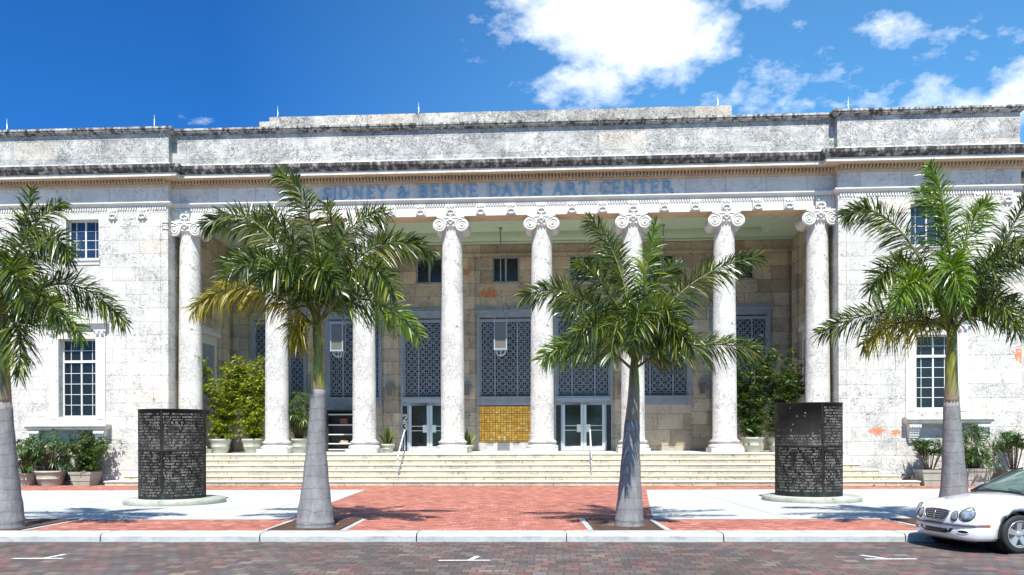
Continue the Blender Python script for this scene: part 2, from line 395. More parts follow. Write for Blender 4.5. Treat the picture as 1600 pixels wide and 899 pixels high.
# borders round the tree pits
for (x0, x1) in ((-4.86, -3.42), (1.62, 3.02), (-11.35, -9.9), (8.35, 9.8)):
    mb = MB()
    for r in ((x0-.12, x0, YB+.01, YF+.1), (x1, x1+.12, YB+.01, YF+.1)):
        mb.face([kp(r[0], r[2], .008), kp(r[1], r[2], .008), kp(r[1], r[3], .008), kp(r[0], r[3], .008)])
    mb.face([kp(x0, YF-.02, .0085), kp(x1, YF-.02, .0085), kp(x1, YF+.1, .0085), kp(x0, YF+.1, .0085)])
    mb.build('paving_border', M_kerb, kind='structure')
# parking ticks on the street
for (x, y, k) in ((58, 871, 0), (725, 876, 1), (1392, 876, 2)):
    dd = F*(EYE+.15)/(y-YH); c = G(x, dd, -.145); mb = MB()
    L = .42
    mb.face([c+Vector((-L, -.03, 0)), c+Vector((L, -.03, 0)), c+Vector((L, .05, 0)), c+Vector((-L, .05, 0))])
    q = c+Vector((-.12 if k == 2 else .05, .05, 0.0015)); e = Vector((-.22, .42, 0)) if k == 2 else Vector((.1, .42, 0))
    mb.face([q, q+Vector((.09, 0, 0)), q+e+Vector((.09, 0, 0)), q+e])
    mb.build('road_marking', M_paint, kind='structure')

# ------------------------------------------------------------ BUILDING
bld = thing('art_center_building', 'white coral stone classical building with tall columned porch, blue lettering and weathered parapet', 'building', (XC, YC, 0), -TH)
UI = 13.52; UO = U(1597, -.8); UL = UO+2.5; WP = -.78; WA = -.43; FL = 1.24
ZA0, ZA1, ZF1, ZC0 = 10.93, 11.63, 12.27, 12.53
path = [(-UL, 6), (-UL, WP), (-UI, WP), (-UI, WA), (UI, WA), (UI, WP), (UO, WP), (UO, 6)]
def sweep_part(name, prof, mat, pth=path, parent=bld):
    mb = MB(); mb.sweep(pth, prof); o = mb.build(name, mat, parent); return o
# architrave: carved crown moulding and face
BK = -.9
sweep_part('architrave_moulding', [(-.3, ZA1-.16), (.05, ZA1-.16), (.05, ZA1-.10), (.10, ZA1-.05), (.15, ZA1-.05), (.15, ZA1), (-.3, ZA1)], S_cap)
mb = MB(); mb.box(-UI, UI, WA, .45, ZA0, ZA1-.163); mb.build('architrave', S_cap, bld)
mb = MB(); mb.box(-UI, UI, WA+.04, .42, ZA0-.012, ZA0-.002)
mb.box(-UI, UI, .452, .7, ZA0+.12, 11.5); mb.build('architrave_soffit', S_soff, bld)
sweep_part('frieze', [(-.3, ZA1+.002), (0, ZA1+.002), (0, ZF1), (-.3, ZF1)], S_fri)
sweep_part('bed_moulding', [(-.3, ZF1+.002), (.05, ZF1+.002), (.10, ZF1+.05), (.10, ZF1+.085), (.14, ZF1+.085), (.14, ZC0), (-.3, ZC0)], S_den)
sweep_part('corona', [(-.3, ZC0+.002), (.60, ZC0+.002), (.60, ZC0-.02), (.64, ZC0-.02), (.64, ZC0+.12), (-.3, ZC0+.12)], S_cor)
sweep_part('cyma', [(-.3, ZC0+.122), (.66, ZC0+.122), (.67, ZC0+.17), (.74, ZC0+.22), (.80, ZC0+.30), (.82, ZC0+.42), (.78, ZC0+.43), (-.3, ZC0+.56)], S_cym)
ZP = 14.50
sweep_part('parapet_wall', [(-.6, 12.9), (.10, 12.9), (.10, 13.22), (.06, 13.26), (.0, 13.30), (0, ZP), (-.6, ZP)], S_par, [(x, y+.05) for x, y in path])
sweep_part('parapet_coping', [(-.65, ZP+.002), (.06, ZP+.002), (.10, ZP+.05), (.17, ZP+.07), (.17, ZP+.13), (.21, ZP+.14), (.21, ZP+.215), (.1, ZP+.24), (-.65, ZP+.25)], S_coping, [(x, y+.05) for x, y in path])
ua, ub = U(424, -.3), U(1144, -.3)
mb = MB(); mb.box(ua, ub, WA+.02, .5, ZP+.2, 15.16); mb.box(ua-.45, ua-.002, WA+.1, .5, ZP+.2, 15.02)
for k in range(16):   # uneven weathered top course
    u0 = ua+(ub-ua)*k/16; mb.box(u0+.01, u0+(ub-ua)/16-.01, WA+.035, .48, 15.14, 15.17+random.uniform(0, .015))
mb.build('attic_block', S_att, bld)
# dentils: a running course
def dentils(pth, name):
    P = [Vector(p) for p in pth]
    for a, b in zip(P, P[1:]):
        mb = MB()
        t = (b-a); L = t.length; t.normalize(); nn = Vector((t.y, -t.x))
        if L < .8 and L > .1: continue
        k = int(L/.135); st = L/k
        for i in range(k):
            c = a+t*(st*(i+.5)); q = [c-t*.034+nn*.10, c+t*.034+nn*.10, c+t*.034+nn*.31, c-t*.034+nn*.31]
            vs = [(p.x, p.y, z) for z in (ZF1+.095, ZC0-.02) for p in q]
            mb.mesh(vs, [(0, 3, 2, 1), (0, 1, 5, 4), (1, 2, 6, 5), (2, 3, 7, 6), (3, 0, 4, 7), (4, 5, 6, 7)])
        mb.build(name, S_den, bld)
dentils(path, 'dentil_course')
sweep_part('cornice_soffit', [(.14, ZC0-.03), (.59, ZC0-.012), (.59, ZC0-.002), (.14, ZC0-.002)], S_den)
# reeded band under the architrave moulding (little hanging tongues)
for (u0, u1, wf) in ((-UI+.05, UI-.05, WA), (-UL+.3, -UI-.05, WP), (UI+.05, UO-.3, WP)):
    k = int((u1-u0)/.105); mb = MB()
    for i in range(k):
        u = u0+(u1-u0)*(i+.5)/k; mb.box(u-.032, u+.032, wf-.045, wf-.001, ZA1-.30, ZA1-.17)
    mb.build('reeded_band', S_cap, bld)
# rosettes
mb = MB()
mb.box(-.2, .2, -.05, 0, -.21, .21)
for sx in (-1, 1):
    pts = [(sx*(.03+.11*math.sin(t)), -.075, -.12+.10*math.cos(t)*-1+.06*t/3) for t in [i*.5 for i in range(7)]]
    mb.tube(pts, [.03, .032, .034, .034, .03, .026, .02], 6)
    mb.tube([(sx*.02, -.07, .03), (sx*.10, -.085, .10), (sx*.15, -.07, .16)], [.04, .035, .015], 6)
    mb.tube([(sx*.02, -.07, -.02), (sx*.11, -.085, -.06), (sx*.165, -.07, -.02)], [.035, .035, .015], 6)
mb.lathe([(.0, -.0), (.055, .0), (.065, .03), (.03, .055), (0, .06)], 10, M=Matrix.Translation((0, -.05, -.01)) @ Matrix.Rotation(R(90), 4, 'X'))
mb.lathe([(.0, -.0), (.04, .0), (.04, .03), (.0, .05)], 8, M=Matrix.Translation((0, -.05, .13)) @ Matrix.Rotation(R(90), 4, 'X'))
ros = mb.build('rosette', S_cap, bld)
first = True
def place(o0, loc):
    global first
    o = o0.copy(); col.objects.link(o); o.parent = bld; o.location = loc; return o
spots = [(k*3.7/3-12.95, WA-.05) for k in range(22)]
spots += [(U(x, WP), WP) for x in (178, 224, 38, 1400-55, 1531, 1575)]
ros.location = (spots[0][0], spots[0][1], ZA0+.245)
for (u, wf) in spots[1:]: place(ros, (u, wf, ZA0+.245))

# frieze lettering: roman letters drawn from strokes
def glyph(ch):
    T, t = .145, .055; S = []   # strokes: polygons in a unit-height box
    def q(*p): S.append(p)
    def vst(x, wdt=T, z0=0, z1=1, ser=True):
        q((x, z0), (x+wdt, z0), (x+wdt, z1), (x, z1))
        if ser:
            for z, d_ in ((z0, 1), (z1, -1)): q((x-.08, z), (x+wdt+.08, z), (x+wdt+.08, z+d_*.04), (x+wdt, z+d_*.08), (x, z+d_*.08), (x-.08, z+d_*.04))
    def arc(cx, cz, rx, rz, a0, a1, thick, thin, k=14):
        o_ = [(cx+rx*math.cos(R(a0+(a1-a0)*i/k)), cz+rz*math.sin(R(a0+(a1-a0)*i/k))) for i in range(k+1)]
        i_ = [(cx+(rx-thick)*math.cos(R(a0+(a1-a0)*i/k)), cz+(rz-thin)*math.sin(R(a0+(a1-a0)*i/k))) for i in range(k+1)]
        for i in range(k): q(o_[i], o_[i+1], i_[i+1], i_[i])
    def arm(x0, x1, z, up):
        q((x0, z), (x1, z), (x1, z+t*up), (x0, z+t*up)); q((x1-.05, z+t*up), (x1, z+t*up), (x1+.02, z+.20*up))
    wd = .8
    if ch == 'I': vst(.1); wd = .37
    elif ch == 'E': vst(.1); arm(.2, .66, 0, 1); arm(.2, .62, 1, -1); q((.25, .46), (.52, .46), (.52, .53), (.25, .53)); q((.47, .38), (.52, .38), (.52, .62), (.50, .62)); wd = .76
    elif ch == 'N': vst(.12, .08); vst(.72, .08, .0, 1, False); q((.06, 1), (.26, 1), (.80, 0), (.66, 0)); q((.64, 1), (.9, 1), (.9, .94), (.64, .94)); wd = 1.0
    elif ch == 'D': vst(.1); arc(.34, .5, .50, .5, -90, 90, T, t); q((.2, 0), (.36, 0), (.36, t), (.2, t)); q((.2, 1), (.36, 1), (.36, 1-t), (.2, 1-t)); wd = .94
    elif ch == 'Y': q((.0, 1), (.2, 1), (.48, .48), (.34, .44)); q((.68, 1), (.76, 1), (.48, .42), (.42, .48)); vst(.33, T, 0, .48, False); q((.25, 0), (.58, 0), (.58, .05), (.25, .05)); q((-.04, 1), (.28, 1), (.28, .95), (-.04, .95)); q((.58, 1), (.84, 1), (.84, .95), (.58, .95)); wd = .82
    elif ch == 'S': arc(.35, .73, .27, .27, 20, 180, .12, t); arc(.35, .73, .27, .27, 180, 250, .12, .1); q((.16, .60), (.28, .66), (.62, .36), (.48, .30)); arc(.34, .27, .29, .27, -180+25, 0, .12, t); arc(.34, .27, .29, .27, 0, 45, .12, .1); q((.56, .76), (.61, .76), (.61, .95)); q((.06, .04), (.10, .25), (.05, .25)); wd = .7
    elif ch == 'A': q((.36, 1), (.46, 1), (.14, .0), (.06, 0)); q((.34, 1), (.48, 1), (.84, 0), (.64, 0)); q((.2, .33), (.7, .33), (.7, .4), (.2, .4)); q((-.03, 0), (.24, 0), (.24, .05), (-.03, .05)); q((.56, 0), (.92, 0), (.92, .05), (.56, .05)); wd = .92
    elif ch == 'V': q((.04, 1), (.24, 1), (.52, 0), (.40, 0)); q((.74, 1), (.82, 1), (.50, 0), (.42, 0)); q((-.03, 1), (.32, 1), (.32, .95), (-.03, .95)); q((.64, 1), (.90, 1), (.90, .95), (.64, .95)); wd = .88
    elif ch == 'R': vst(.1); arc(.34, .74, .32, .26, -90, 90, T*.9, t); q((.2, 1), (.36, 1), (.36, .93), (.2, .93)); q((.2, .48), (.36, .48), (.36, .55), (.2, .55)); q((.36, .52), (.52, .5), (.86, 0), (.66, 0)); q((.66, 0), (.92, 0), (.92, .05), (.66, .05)); wd = .9
    elif ch == 'B': vst(.1); arc(.34, .75, .27, .25, -90, 90, T*.85, t); arc(.34, .27, .33, .27, -90, 90, T, t); q((.2, 1), (.36, 1), (.36, .93), (.2, .93)); q((.2, .47), (.36, .47), (.36, .54), (.2, .54)); q((.2, 0), (.36, 0), (.36, t), (.2, t)); wd = .8
    elif ch == 'T': vst(.31, T, 0, 1, False); q((.23, 0), (.56, 0), (.56, .05), (.23, .05)); q((.02, 1), (.78, 1), (.78, .93), (.02, .93)); q((.02, .93), (.08, .93), (.0, .76)); q((.72, .93), (.78, .93), (.80, .76)); wd = .82
    elif ch == 'C': arc(.46, .5, .42, .5, 48, 312, T, t, 22); q((.70, .72), (.76, .72), (.78, .95), (.70, .86)); q((.72, .12), (.78, .28), (.74, .30)); wd = .82
    elif ch == '&': arc(.38, .77, .20, .22, -30, 210, .08, t); q((.20, .74), (.34, .80), (.88, .02), (.68, .0)); arc(.34, .26, .30, .26, 95, 330, .13, t); q((.40, .50), (.30, .56), (.50, .70), (.56, .66)); q((.56, .12), (.62, .06), (.88, .42), (.82, .46)); q((.74, .5), (.94, .5), (.94, .45), (.74, .45)); wd = .98
    elif ch == ' ': wd = .52
    return S, wd
def lettering(text, u0, u1, z0, h, wf, parent):
    adv = [glyph(c)[1] for c in text]; gap = .09; tot = sum(adv)+gap*(len(text)-1); kx = (u1-u0)/tot; u = u0
    for c, a_ in zip(text, adv):
        S, _ = glyph(c)
        if S:
            mb = MB()
            for i, poly in enumerate(S):
                f = -.05-.0012*i; k = len(poly)
                fr = [(p[0]*kx, f, p[1]*h) for p in poly]; bk = [(p[0]*kx, -.004, p[1]*h) for p in poly]
                mb.mesh(fr+bk, [tuple(range(k)), *[(j, k+j, k+(j+1) % k, (j+1) % k) for j in range(k)]])
            o = mb.build('letter', M_letter, parent, (u, wf, z0)); bm = bmesh.new(); bm.from_mesh(o.data); bmesh.ops.recalc_face_normals(bm, faces=bm.faces); bm.to_mesh(o.data); bm.free()
        u += (a_+gap)*kx
sign = bpy.data.objects.new('frieze_inscription', None); col.objects.link(sign); sign.parent = bld; sign.empty_display_size = .2
lettering('SIDNEY & BERNE DAVIS ART CENTER', U(505, WA), U(1054, WA), ZA1+.05, .52, WA, sign)

# lightning rods on the roof edge
for x in (18, 247, 434, 655, 1124, 1324, 1574):
    u = U(x, -.3); pav = abs(u) > UI
    z0 = ZP+.24 if (pav or not (ua-.4 < u < ub)) else 15.1
    mb = MB(); mb.lathe([(.045, 0), (.045, .03), (.018, .05), (.016, .56), (.006, .62)], 8, M=Matrix.Translation((u, (WP if pav else WA)+.25, z0)))
    mb.build('lightning_rod', M_rail, bld)

# columns
def make_column():
    c = bpy.data.objects.new('column', None); col.objects.link(c); c.parent = bld; c.empty_display_size = .3
    mb = MB(); H0 = FL+.52; H1 = 10.42; prof = [(.52, H0), (.50, H0+.05)]
    for i in range(13):
        t = i/12; prof.append((.482-.075*t**1.7, H0+.1+(H1-H0-.1)*t))
    mb.lathe(prof, 40, caps=False); weld(mb.build('column_shaft', S_col, c))
    mb = MB(); mb.box(-.645, .645, -.645, .645, FL+.001, FL+.2)
    mb.lathe([(.64, FL+.2), (.655, FL+.25), (.64, FL+.31), (.58, FL+.335), (.545, FL+.37), (.56, FL+.41), (.60, FL+.44), (.59, FL+.49), (.53, FL+.52)], 36)
    mb.build('column_base', S_col, c)
    mb = MB()
    # necking + egg and dart ring
    mb.lathe([(.407, 10.40), (.43, 10.42), (.43, 10.45), (.46, 10.47), (.50, 10.55), (.50, 10.60)], 32)
    for k in range(24):
        a = 2*math.pi*k/24; mb.lathe([(.0, -.06), (.035, -.045), (.045, 0), (.035, .045), (0, .06)], 6, caps=False, M=Matrix.Translation((.48*math.cos(a), .48*math.sin(a), 10.52)))
    # abacus
    mb.box(-.50, .50, -.46, .46, 10.60, 10.84); mb.box(-.56, .56, -.53, .53, 10.845, ZA0-.014)
    for sy in (-1, 1):
        yf = sy*.50
        # volute cushion with curved shoulders
        for sx in (-1, 1):
            cx = sx*.46; cz = 10.545
            mb.lathe([(.0, 0), (.262, 0), (.276, .02), (.262, .05), (.23, .12), (.20, .3), (.19, .5)], 28, M=Matrix.Translation((cx, yf, cz)) @ Matrix.Rotation(R(-90*sy*-1) if sy > 0 else R(-90), 4, 'X'), smooth=True)
            pts = []; rr = []
            for i in range(56):
                a = R(90)-sx*0+ (i/55)*2*math.pi*2.35*sx*-1*-1; r_ = .245*(1-i/55)**.85+.03
                pts.append((cx+r_*math.cos(a), yf+sy*.012, cz+r_*math.sin(a))); rr.append(.026-.012*i/55)
            mb.tube(pts, rr, 6)
            mb.lathe([(0, 0), (.045, 0), (.05, .02), (.03, .045), (0, .05)], 10, M=Matrix.Translation((cx, yf, cz)) @ Matrix.Rotation(R(90), 4, 'X') if sy < 0 else Matrix.Translation((cx, yf, cz)) @ Matrix.Rotation(R(-90), 4, 'X'))
        # canalis between the volutes
        top = [(-.47, 10.795), (-.25, 10.83), (0, 10.84), (.25, 10.83), (.47, 10.795)]; bot = [(-.47, 10.56), (-.25, 10.60), (0, 10.615), (.25, 10.60), (.47, 10.56)]
        for (a, b), (c1, c2) in zip(zip(top, top[1:]), zip(bot, bot[1:])):
            ys = sorted((yf-sy*.06, yf+sy*.002))
            vs = [(p[0], yy, p[1]) for yy in ys for p in (a, b, c2, c1)]
            mb.mesh(vs, [(0, 1, 2, 3), (7, 6, 5, 4), (0, 4, 5, 1), (3, 2, 6, 7), (0, 3, 7, 4), (1, 5, 6, 2)])
        mb.tube([(p[0], yf+sy*.012, p[1]) for p in top], .024, 6)
    mb.build('capital', S_cap, c)
    # carved ornament on the middle of the capital
    mb = MB()
    for (dx_, dz_, r_) in ((0, .02, .10), (-.10, .10, .065), (.10, .10, .065), (-.12, -.02, .06), (.12, -.02, .06), (0, -.13, .06), (-.05, -.08, .05), (.06, -.07, .05), (0, .15, .06), (-.07, .2, .045), (.07, .2, .045)):
        mb.lathe([(0, 0), (r_*.9, 0), (r_, r_*.4), (r_*.6, r_*.95), (0, r_*1.1)], 9, M=Matrix.Translation((dx_, -.50, 10.74+dz_)) @ Matrix.Rotation(R(90), 4, 'X'))
    mb.build('capital_ornament', S_cap, c)
    return c
c0 = make_column(); c0.location = (-12.95, 0, 0)
for k in range(1, 8):
    c = copy_tree(c0, bld); c.location = (-12.95+3.7*k, 0, 0)

# steps and porch floor
mb = MB(); NS = 6; d0 = 2.36; tr = .31; hz = FL/NS
for i in range(NS):
    w0 = -d0+i*tr; ue0 = U(165, -2.2)+i*.62; ue1 = U(1436, -2.2)-i*.62
    z1 = hz*(i+1) if i < NS-1 else FL
    mb.box(ue0+.03, ue1-.03, w0+.035, w0+tr+.3, hz*i if i else -.05, z1-.045)
    mb.box(ue0, ue1, w0, w0+tr+.32 if i < NS-1 else WA-.25, z1-.045, z1, 1)
mb.build('entrance_steps', [S_step, S_floor], bld)
mb = MB(); mb.box(-UI+.0, UI-.0, WA-.249, 5.6, FL-.3, FL); mb.build('porch_floor', S_floor, bld)

# back wall of the porch (w = 5.6)
WB = 5.6
ZG0, ZG1 = 3.86, 7.45
holes = []
for k in range(-3, 4):
    uc = k*3.7
    holes.append((uc-.64, uc+.64, 9.35, 10.58))
    holes.append((uc-1.38, uc+1.38, FL-.01, 7.80))
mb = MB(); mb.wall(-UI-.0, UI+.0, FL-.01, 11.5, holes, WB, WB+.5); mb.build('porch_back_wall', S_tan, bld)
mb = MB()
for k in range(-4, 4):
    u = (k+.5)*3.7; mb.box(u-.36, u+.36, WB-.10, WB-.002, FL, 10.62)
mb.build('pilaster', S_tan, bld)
mb = MB(); mb.box(-UI, UI, WB-.13, WB-.003, 10.625, 10.70); mb.build('string_course', S_tan, bld)
mb = MB(); mb.box(-UI, UI, WB+.55, WB+.6, FL, 11.2); mb.build('interior_backing', M_dark, bld)

# small upper windows
def win_upper():
    mb = MB(); a, b = .64, .615; z0, z1 = 9.35, 10.58
    for r in ((-a, a, z0, z0+.07), (-a, a, z1-.07, z1), (-a, -a+.07, z0+.07, z1-.07), (a-.07, a, z0+.07, z1-.07), (-.045, .045, z0+.07, z1-.07)): mb.box(r[0], r[1], WB+.12, WB+.22, r[2], r[3])
    f = mb.build('upper_window', M_blue, bld)
    mb = MB(); mb.box(-a+.07, a-.07, WB+.17, WB+.19, z0+.07, z1-.07); mb.build('glass', M_glassd, f)
    mb = MB(); mb.box(-.72, .72, WB-.05, WB+.1, z0-.14, z0-.002); mb.build('sill', S_tan, f)
    return f
f0 = win_upper(); f0.location.x = -11.1
for k in range(-2, 4): copy_tree(f0, bld).location.x = k*3.7

# big metal grille windows
def grille_win():
    root = bpy.data.objects.new('grille_window', None); col.objects.link(root); root.parent = bld
    mb = MB(); zt = 7.8
    # outer architrave frame: stepped
    for (a, b, y0, y1) in ((1.38, 1.28, WB-.06, WB+.3), (1.28, 1.235, WB+.0, WB+.3)):
        mb.box(-a, -b, y0, y1, 3.44, zt-(1.38-a)); mb.box(b, a, y0, y1, 3.44, zt-(1.38-a)); mb.box(-b, b, y0, y1, zt-(1.38-b), zt-(1.38-a))
    mb.box(-1.235, -1.18, WB+.06, WB+.3, 3.86, 7.60); mb.box(1.18, 1.235, WB+.06, WB+.3, 3.86, 7.60); mb.box(-1.18, 1.18, WB+.06, WB+.3, 7.45, 7.60)
    mb.box(-1.235, 1.235, WB+.02, WB+.3, 3.44, 3.80); mb.box(-1.42, 1.42, WB-.1, WB+.01, 3.80, 3.86)
    # hood
    mb.box(-1.42, 1.42, WB-.12, WB-.002, 7.803, 7.90); mb.box(-1.48, 1.48, WB-.22, WB-.002, 7.90, 7.985)
    for k in range(18): mb.box(-1.2+k*.137, -1.2+k*.137+.06, WB+.0, WB+.019, 3.55, 3.68)
    mb.build('window_frame', M_blue, root)
    mb = MB()   # cresting of leaves
    for k in range(19):
        u = -1.4+k*2.8/18; h = .25 if k % 9 == 0 else (.2 if k % 2 else .13)
        vs = [(u-.07, WB-.14, 7.985), (u+.07, WB-.14, 7.985), (u+.085, WB-.14, 7.985+h*.5), (u, WB-.14, 7.985+h), (u-.085, WB-.14, 7.985+h*.5)]
        vs += [(x, y+.04, z) for x, y, z in vs]; mb.mesh(vs, [(0, 1, 2, 3, 4), (9, 8, 7, 6, 5)]+[(i, i+5, (i+1) % 5+5, (i+1) % 5) for i in range(5)])
    mb.build('cresting', M_blue, root)
    # mullions and pattern
    mb = MB(); g0 = -1.18; cw = 2.36; ml = [g0+cw*.27, g0+cw*.73]
    for u in ml: mb.box(u-.035, u+.035, WB+.07, WB+.22, ZG0, ZG1)
    mb.box(g0, -g0, WB+.07, WB+.22, ZG0-.055, ZG0)
    mb.build('mullion', M_blue, root)
    mb = MB(); cells = [(g0, ml[0]-.035, 2), (ml[0]+.035, ml[1]-.035, 3), (ml[1]+.035, -g0, 2)]
    zr = 11; ch = (ZG1-ZG0-.16)/zr
    y0 = WB+.13; y1 = WB+.155
    for (a, b, nc) in cells:
        w_ = (b-a)/nc
        for i in range(nc):
            for dd in range(6): mb.box(a+w_*(i+dd/6)+w_/12-.008, a+w_*(i+dd/6)+w_/12+.008, y0, y1, ZG0, ZG0+.15)
            for j in range(zr):
                cx = a+w_*(i+.5); cz = ZG0+.16+ch*(j+.5); hw = w_/2; hh = ch/2
                mb.box(cx-hw, cx+hw, y0-.003, y1, cz-hh-.012, cz-hh+.012); mb.box(cx-hw-.011, cx-hw+.011, y0-.006, y1, cz-hh, cz+hh)
                for q in range(4):
                    ax, az = [(hw, 0), (0, hh), (-hw, 0), (0, -hh)][q]
                    pts = []
                    for s_ in range(7):
                        a2 = R(90*q+90+s_*30) if True else 0
                        pts.append((cx+ax*.98+hw*.62*math.cos(a2), cz+az*.98+hh*.62*math.sin(a2)))
                    for p, p2 in zip(pts, pts[1:]):
                        t = Vector((p2[0]-p[0], p2[1]-p[1])).normalized()*.013; nx, nz = -t.y, t.x; yy = y0-.001*q
                        vs = [(p[0]+nx, yy, p[1]+nz), (p2[0]+nx, yy, p2[1]+nz), (p2[0]-nx, yy, p2[1]-nz), (p[0]-nx, yy, p[1]-nz)]
                        mb.mesh(vs, [(0, 1, 2, 3)])
                mb.mesh([(cx-.035, y0-.01, cz), (cx, y0-.01, cz-.035), (cx+.035, y0-.01, cz), (cx, y0-.01, cz+.035)], [(0, 1, 2, 3)])
                for sx, sz in ((1, 1), (1, -1), (-1, 1), (-1, -1)):
                    mb.mesh([(cx+sx*.03, y0-.008, cz+sz*.012), (cx+sx*.012, y0-.008, cz+sz*.03), (cx+sx*(hw*.60-.01), y0-.008, cz+sz*(hh*.60+.01)), (cx+sx*(hw*.60+.01), y0-.008, cz+sz*(hh*.60-.01))], [(0, 1, 2, 3)])
    mb.build('metal_grille', M_grille, root)
    mb = MB(); mb.box(g0, -g0, WB+.26, WB+.28, ZG0-.02, ZG1); mb.build('glass', M_glassd, root)
    return root
g0_ = grille_win(); g0_.location.x = 0
for k in (-3, -2, -1, 1, 2, 3): copy_tree(g0_, bld).location.x = k*3.7

# what stands under each grille: gold panel, doors, stone panel
mb = MB(); mb.box(-1.31, 1.31, WB+.03, WB+.2, 1.65, 3.40); mb.build('gold_tile_panel', M_gold, bld)
mb = MB(); mb.box(-1.375, -1.312, WB-.02, WB+.2, 1.65, 3.43); mb.box(1.312, 1.375, WB-.02, WB+.2, 1.65, 3.43); mb.box(-1.375, 1.375, WB-.06, WB+.2, FL, 1.645); mb.build('marble_surround', M_marble, bld)
for k in (-3, -2, 2, 3):
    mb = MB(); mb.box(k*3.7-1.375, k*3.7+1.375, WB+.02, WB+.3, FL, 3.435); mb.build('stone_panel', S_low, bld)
def door_bay(k, num):
    r = bld; ox = k*3.7
    def B(mb, nm, mt, par=bld, loc=None):
        o = mb.build(nm, mt, par)
        if par is bld: o.location = (ox, 0, 0) if loc is None else (ox+loc[0], loc[1], loc[2])
        return o
    mb = MB(); y0, y1 = WB-.02, WB+.14
    mb.box(-1.37, 1.37, y0-.03, y1, 3.64, 3.79); mb.box(-1.37, -1.31, y0, y1, FL, 3.637); mb.box(1.31, 1.37, y0, y1, FL, 3.637)
    for sx in (-1, 1): mb.box(min(sx*1.02, sx*1.08), max(sx*1.02, sx*1.08), y0, y1, FL, 3.637)
    mb.box(-1.0199, 1.0199, y0, y1, 3.59, 3.637); B(mb, 'door_frame', M_bluel)
    for sx in (-1, 1):
        mb = MB(); mb.box(min(sx*1.082, sx*1.308), max(sx*1.082, sx*1.308), WB+.03, WB+.1, FL, 3.637)
        B(mb, 'side_panel', M_black)
    for sx in (-1, 1):
        mb = MB(); a, b = (-1.015, -.006) if sx < 0 else (.006, 1.015); yy0, yy1 = WB+.02, WB+.075
        st = .13
        mb.box(a, a+st, yy0, yy1, FL+.02, 3.585); mb.box(b-st, b, yy0, yy1, FL+.02, 3.585); mb.box(a+st, b-st, yy0, yy1, 3.44, 3.585); mb.box(a+st, b-st, yy0, yy1, FL+.02, FL+.24)
        d_ = B(mb, 'door', M_alu)
        mb = MB(); mb.box(a+st, b-st, WB+.045, WB+.055, FL+.24, 3.44); mb.build('glass', M_glassg, d_)
        mb = MB(); mb.box(a+st, b-st, yy0-.06, yy0-.035, 2.22, 2.25); mb.box(a+st, b-st, yy0-.06, yy0-.035, 2.44, 2.47)
        hx = -.22 if sx < 0 else .22; mb.box(hx-.1, hx+.1, yy0-.085, yy0-.002, 2.15, 2.51); mb.build('handle', M_frame, d_)
    if num:
        # house number 2 3 on the dark panel
        def strokes(pl, zc):
            mb = MB()
            for i, (p, q_) in enumerate(zip(pl, pl[1:])):
                p = Vector(p); q2 = Vector(q_); t = (q2-p).normalized()*.0; nn = Vector((-(q2-p).y, (q2-p).x)).normalized()*.036; e = (q2-p).normalized()*.015
                f = WB-.005-.001*i
                vs = [(a_.x, f, a_.y) for a_ in (p-e+nn, q2+e+nn, q2+e-nn, p-e-nn)]; vs += [(x, WB+.03, z) for x, _, z in vs]
                mb.mesh(vs, [(0, 1, 2, 3), (0, 4, 5, 1), (1, 5, 6, 2), (2, 6, 7, 3), (3, 7, 4, 0)])
            B(mb, 'house_number', M_cream, bld, (-1.195, 0, zc))
        strokes([(-.08, .08), (-.05, .14), (0, .165), (.06, .14), (.08, .08), (.05, .02), (-.08, -.16), (.09, -.16)], 2.85)
        strokes([(-.08, .13), (-.03, .165), (.05, .15), (.07, .08), (.03, .02), (-.02, .01), (.05, -.01), (.085, -.08), (.05, -.15), (-.03, -.165), (-.085, -.12)], 2.45)
door_bay(-1, True); door_bay(1, False)

# porch side walls (inner faces of the pavilions) with pilaster strips and ceiling
for s_ in (-1, 1):
    mb = MB(); a, b = sorted((s_*UI, s_*(UI+.5)))
    mb.box(a, b, WP+.62, WB, -.1, 12.0)
    for (w0, w1) in ((.75, 1.25), (4.6, 5.3)):
        a2, b2 = sorted((s_*(UI-.12), s_*(UI-.002))); mb.box(a2, b2, w0, w1, FL, 10.62)
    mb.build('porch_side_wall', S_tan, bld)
    mb = MB(); a, b = sorted((s_*(UI-.06), s_*(UI-.003)))
    mb.box(a, b, 2.1, 2.35, FL, 6.2); mb.box(a, b, 3.65, 3.9, FL, 6.2); mb.box(a, b, 2.1, 3.9, 6.202, 6.6)
    a, b = sorted((s_*(UI-.2), s_*(UI-.004))); mb.box(a, b, 1.95, 4.05, 6.602, 6.8)
    for k in range(7): mb.box(a, b, 2.05+k*.28, 2.2+k*.28, 6.802, 6.95)
    o = mb.build('side_door_surround', S_cap, bld)
    mb = MB(); a, b = sorted((s_*(UI-.03), s_*(UI-.0045))); mb.box(a, b, 2.352, 3.648, FL, 6.2)
    mb.build('side_door', M_blue, o)
CZ = 11.28
mb = MB()
mb.wall(-UI+.13, UI-.13, 0, 1, [], 0, 1) if False else None
u0, u1, w0, w1 = -UI, UI, .7, WB
for (a, b, c_, d_) in ((u0, u1, w0, w0+.5), (u0, u1, w1-.75, w1), (u0, u0+1.6, w0+.5, w1-.75), (u1-1.6, u1, w0+.5, w1-.75)): mb.box(a, b, c_, d_, CZ, CZ+.3)
mb.box(u0, u1, w0, w1, CZ+.3, CZ+.35)
mb.box(u0+1.45, u1-1.45, w0+.38, w0+.48, CZ-.03, CZ-.001); mb.box(u0+1.45, u1-1.45, w1-.73, w1-.63, CZ-.03, CZ-.001)
mb.box(u0+1.45, u0+1.55, w0+.48, w1-.73, CZ-.03, CZ-.001); mb.box(u1-1.55, u1-1.45, w0+.48, w1-.73, CZ-.03, CZ-.001)
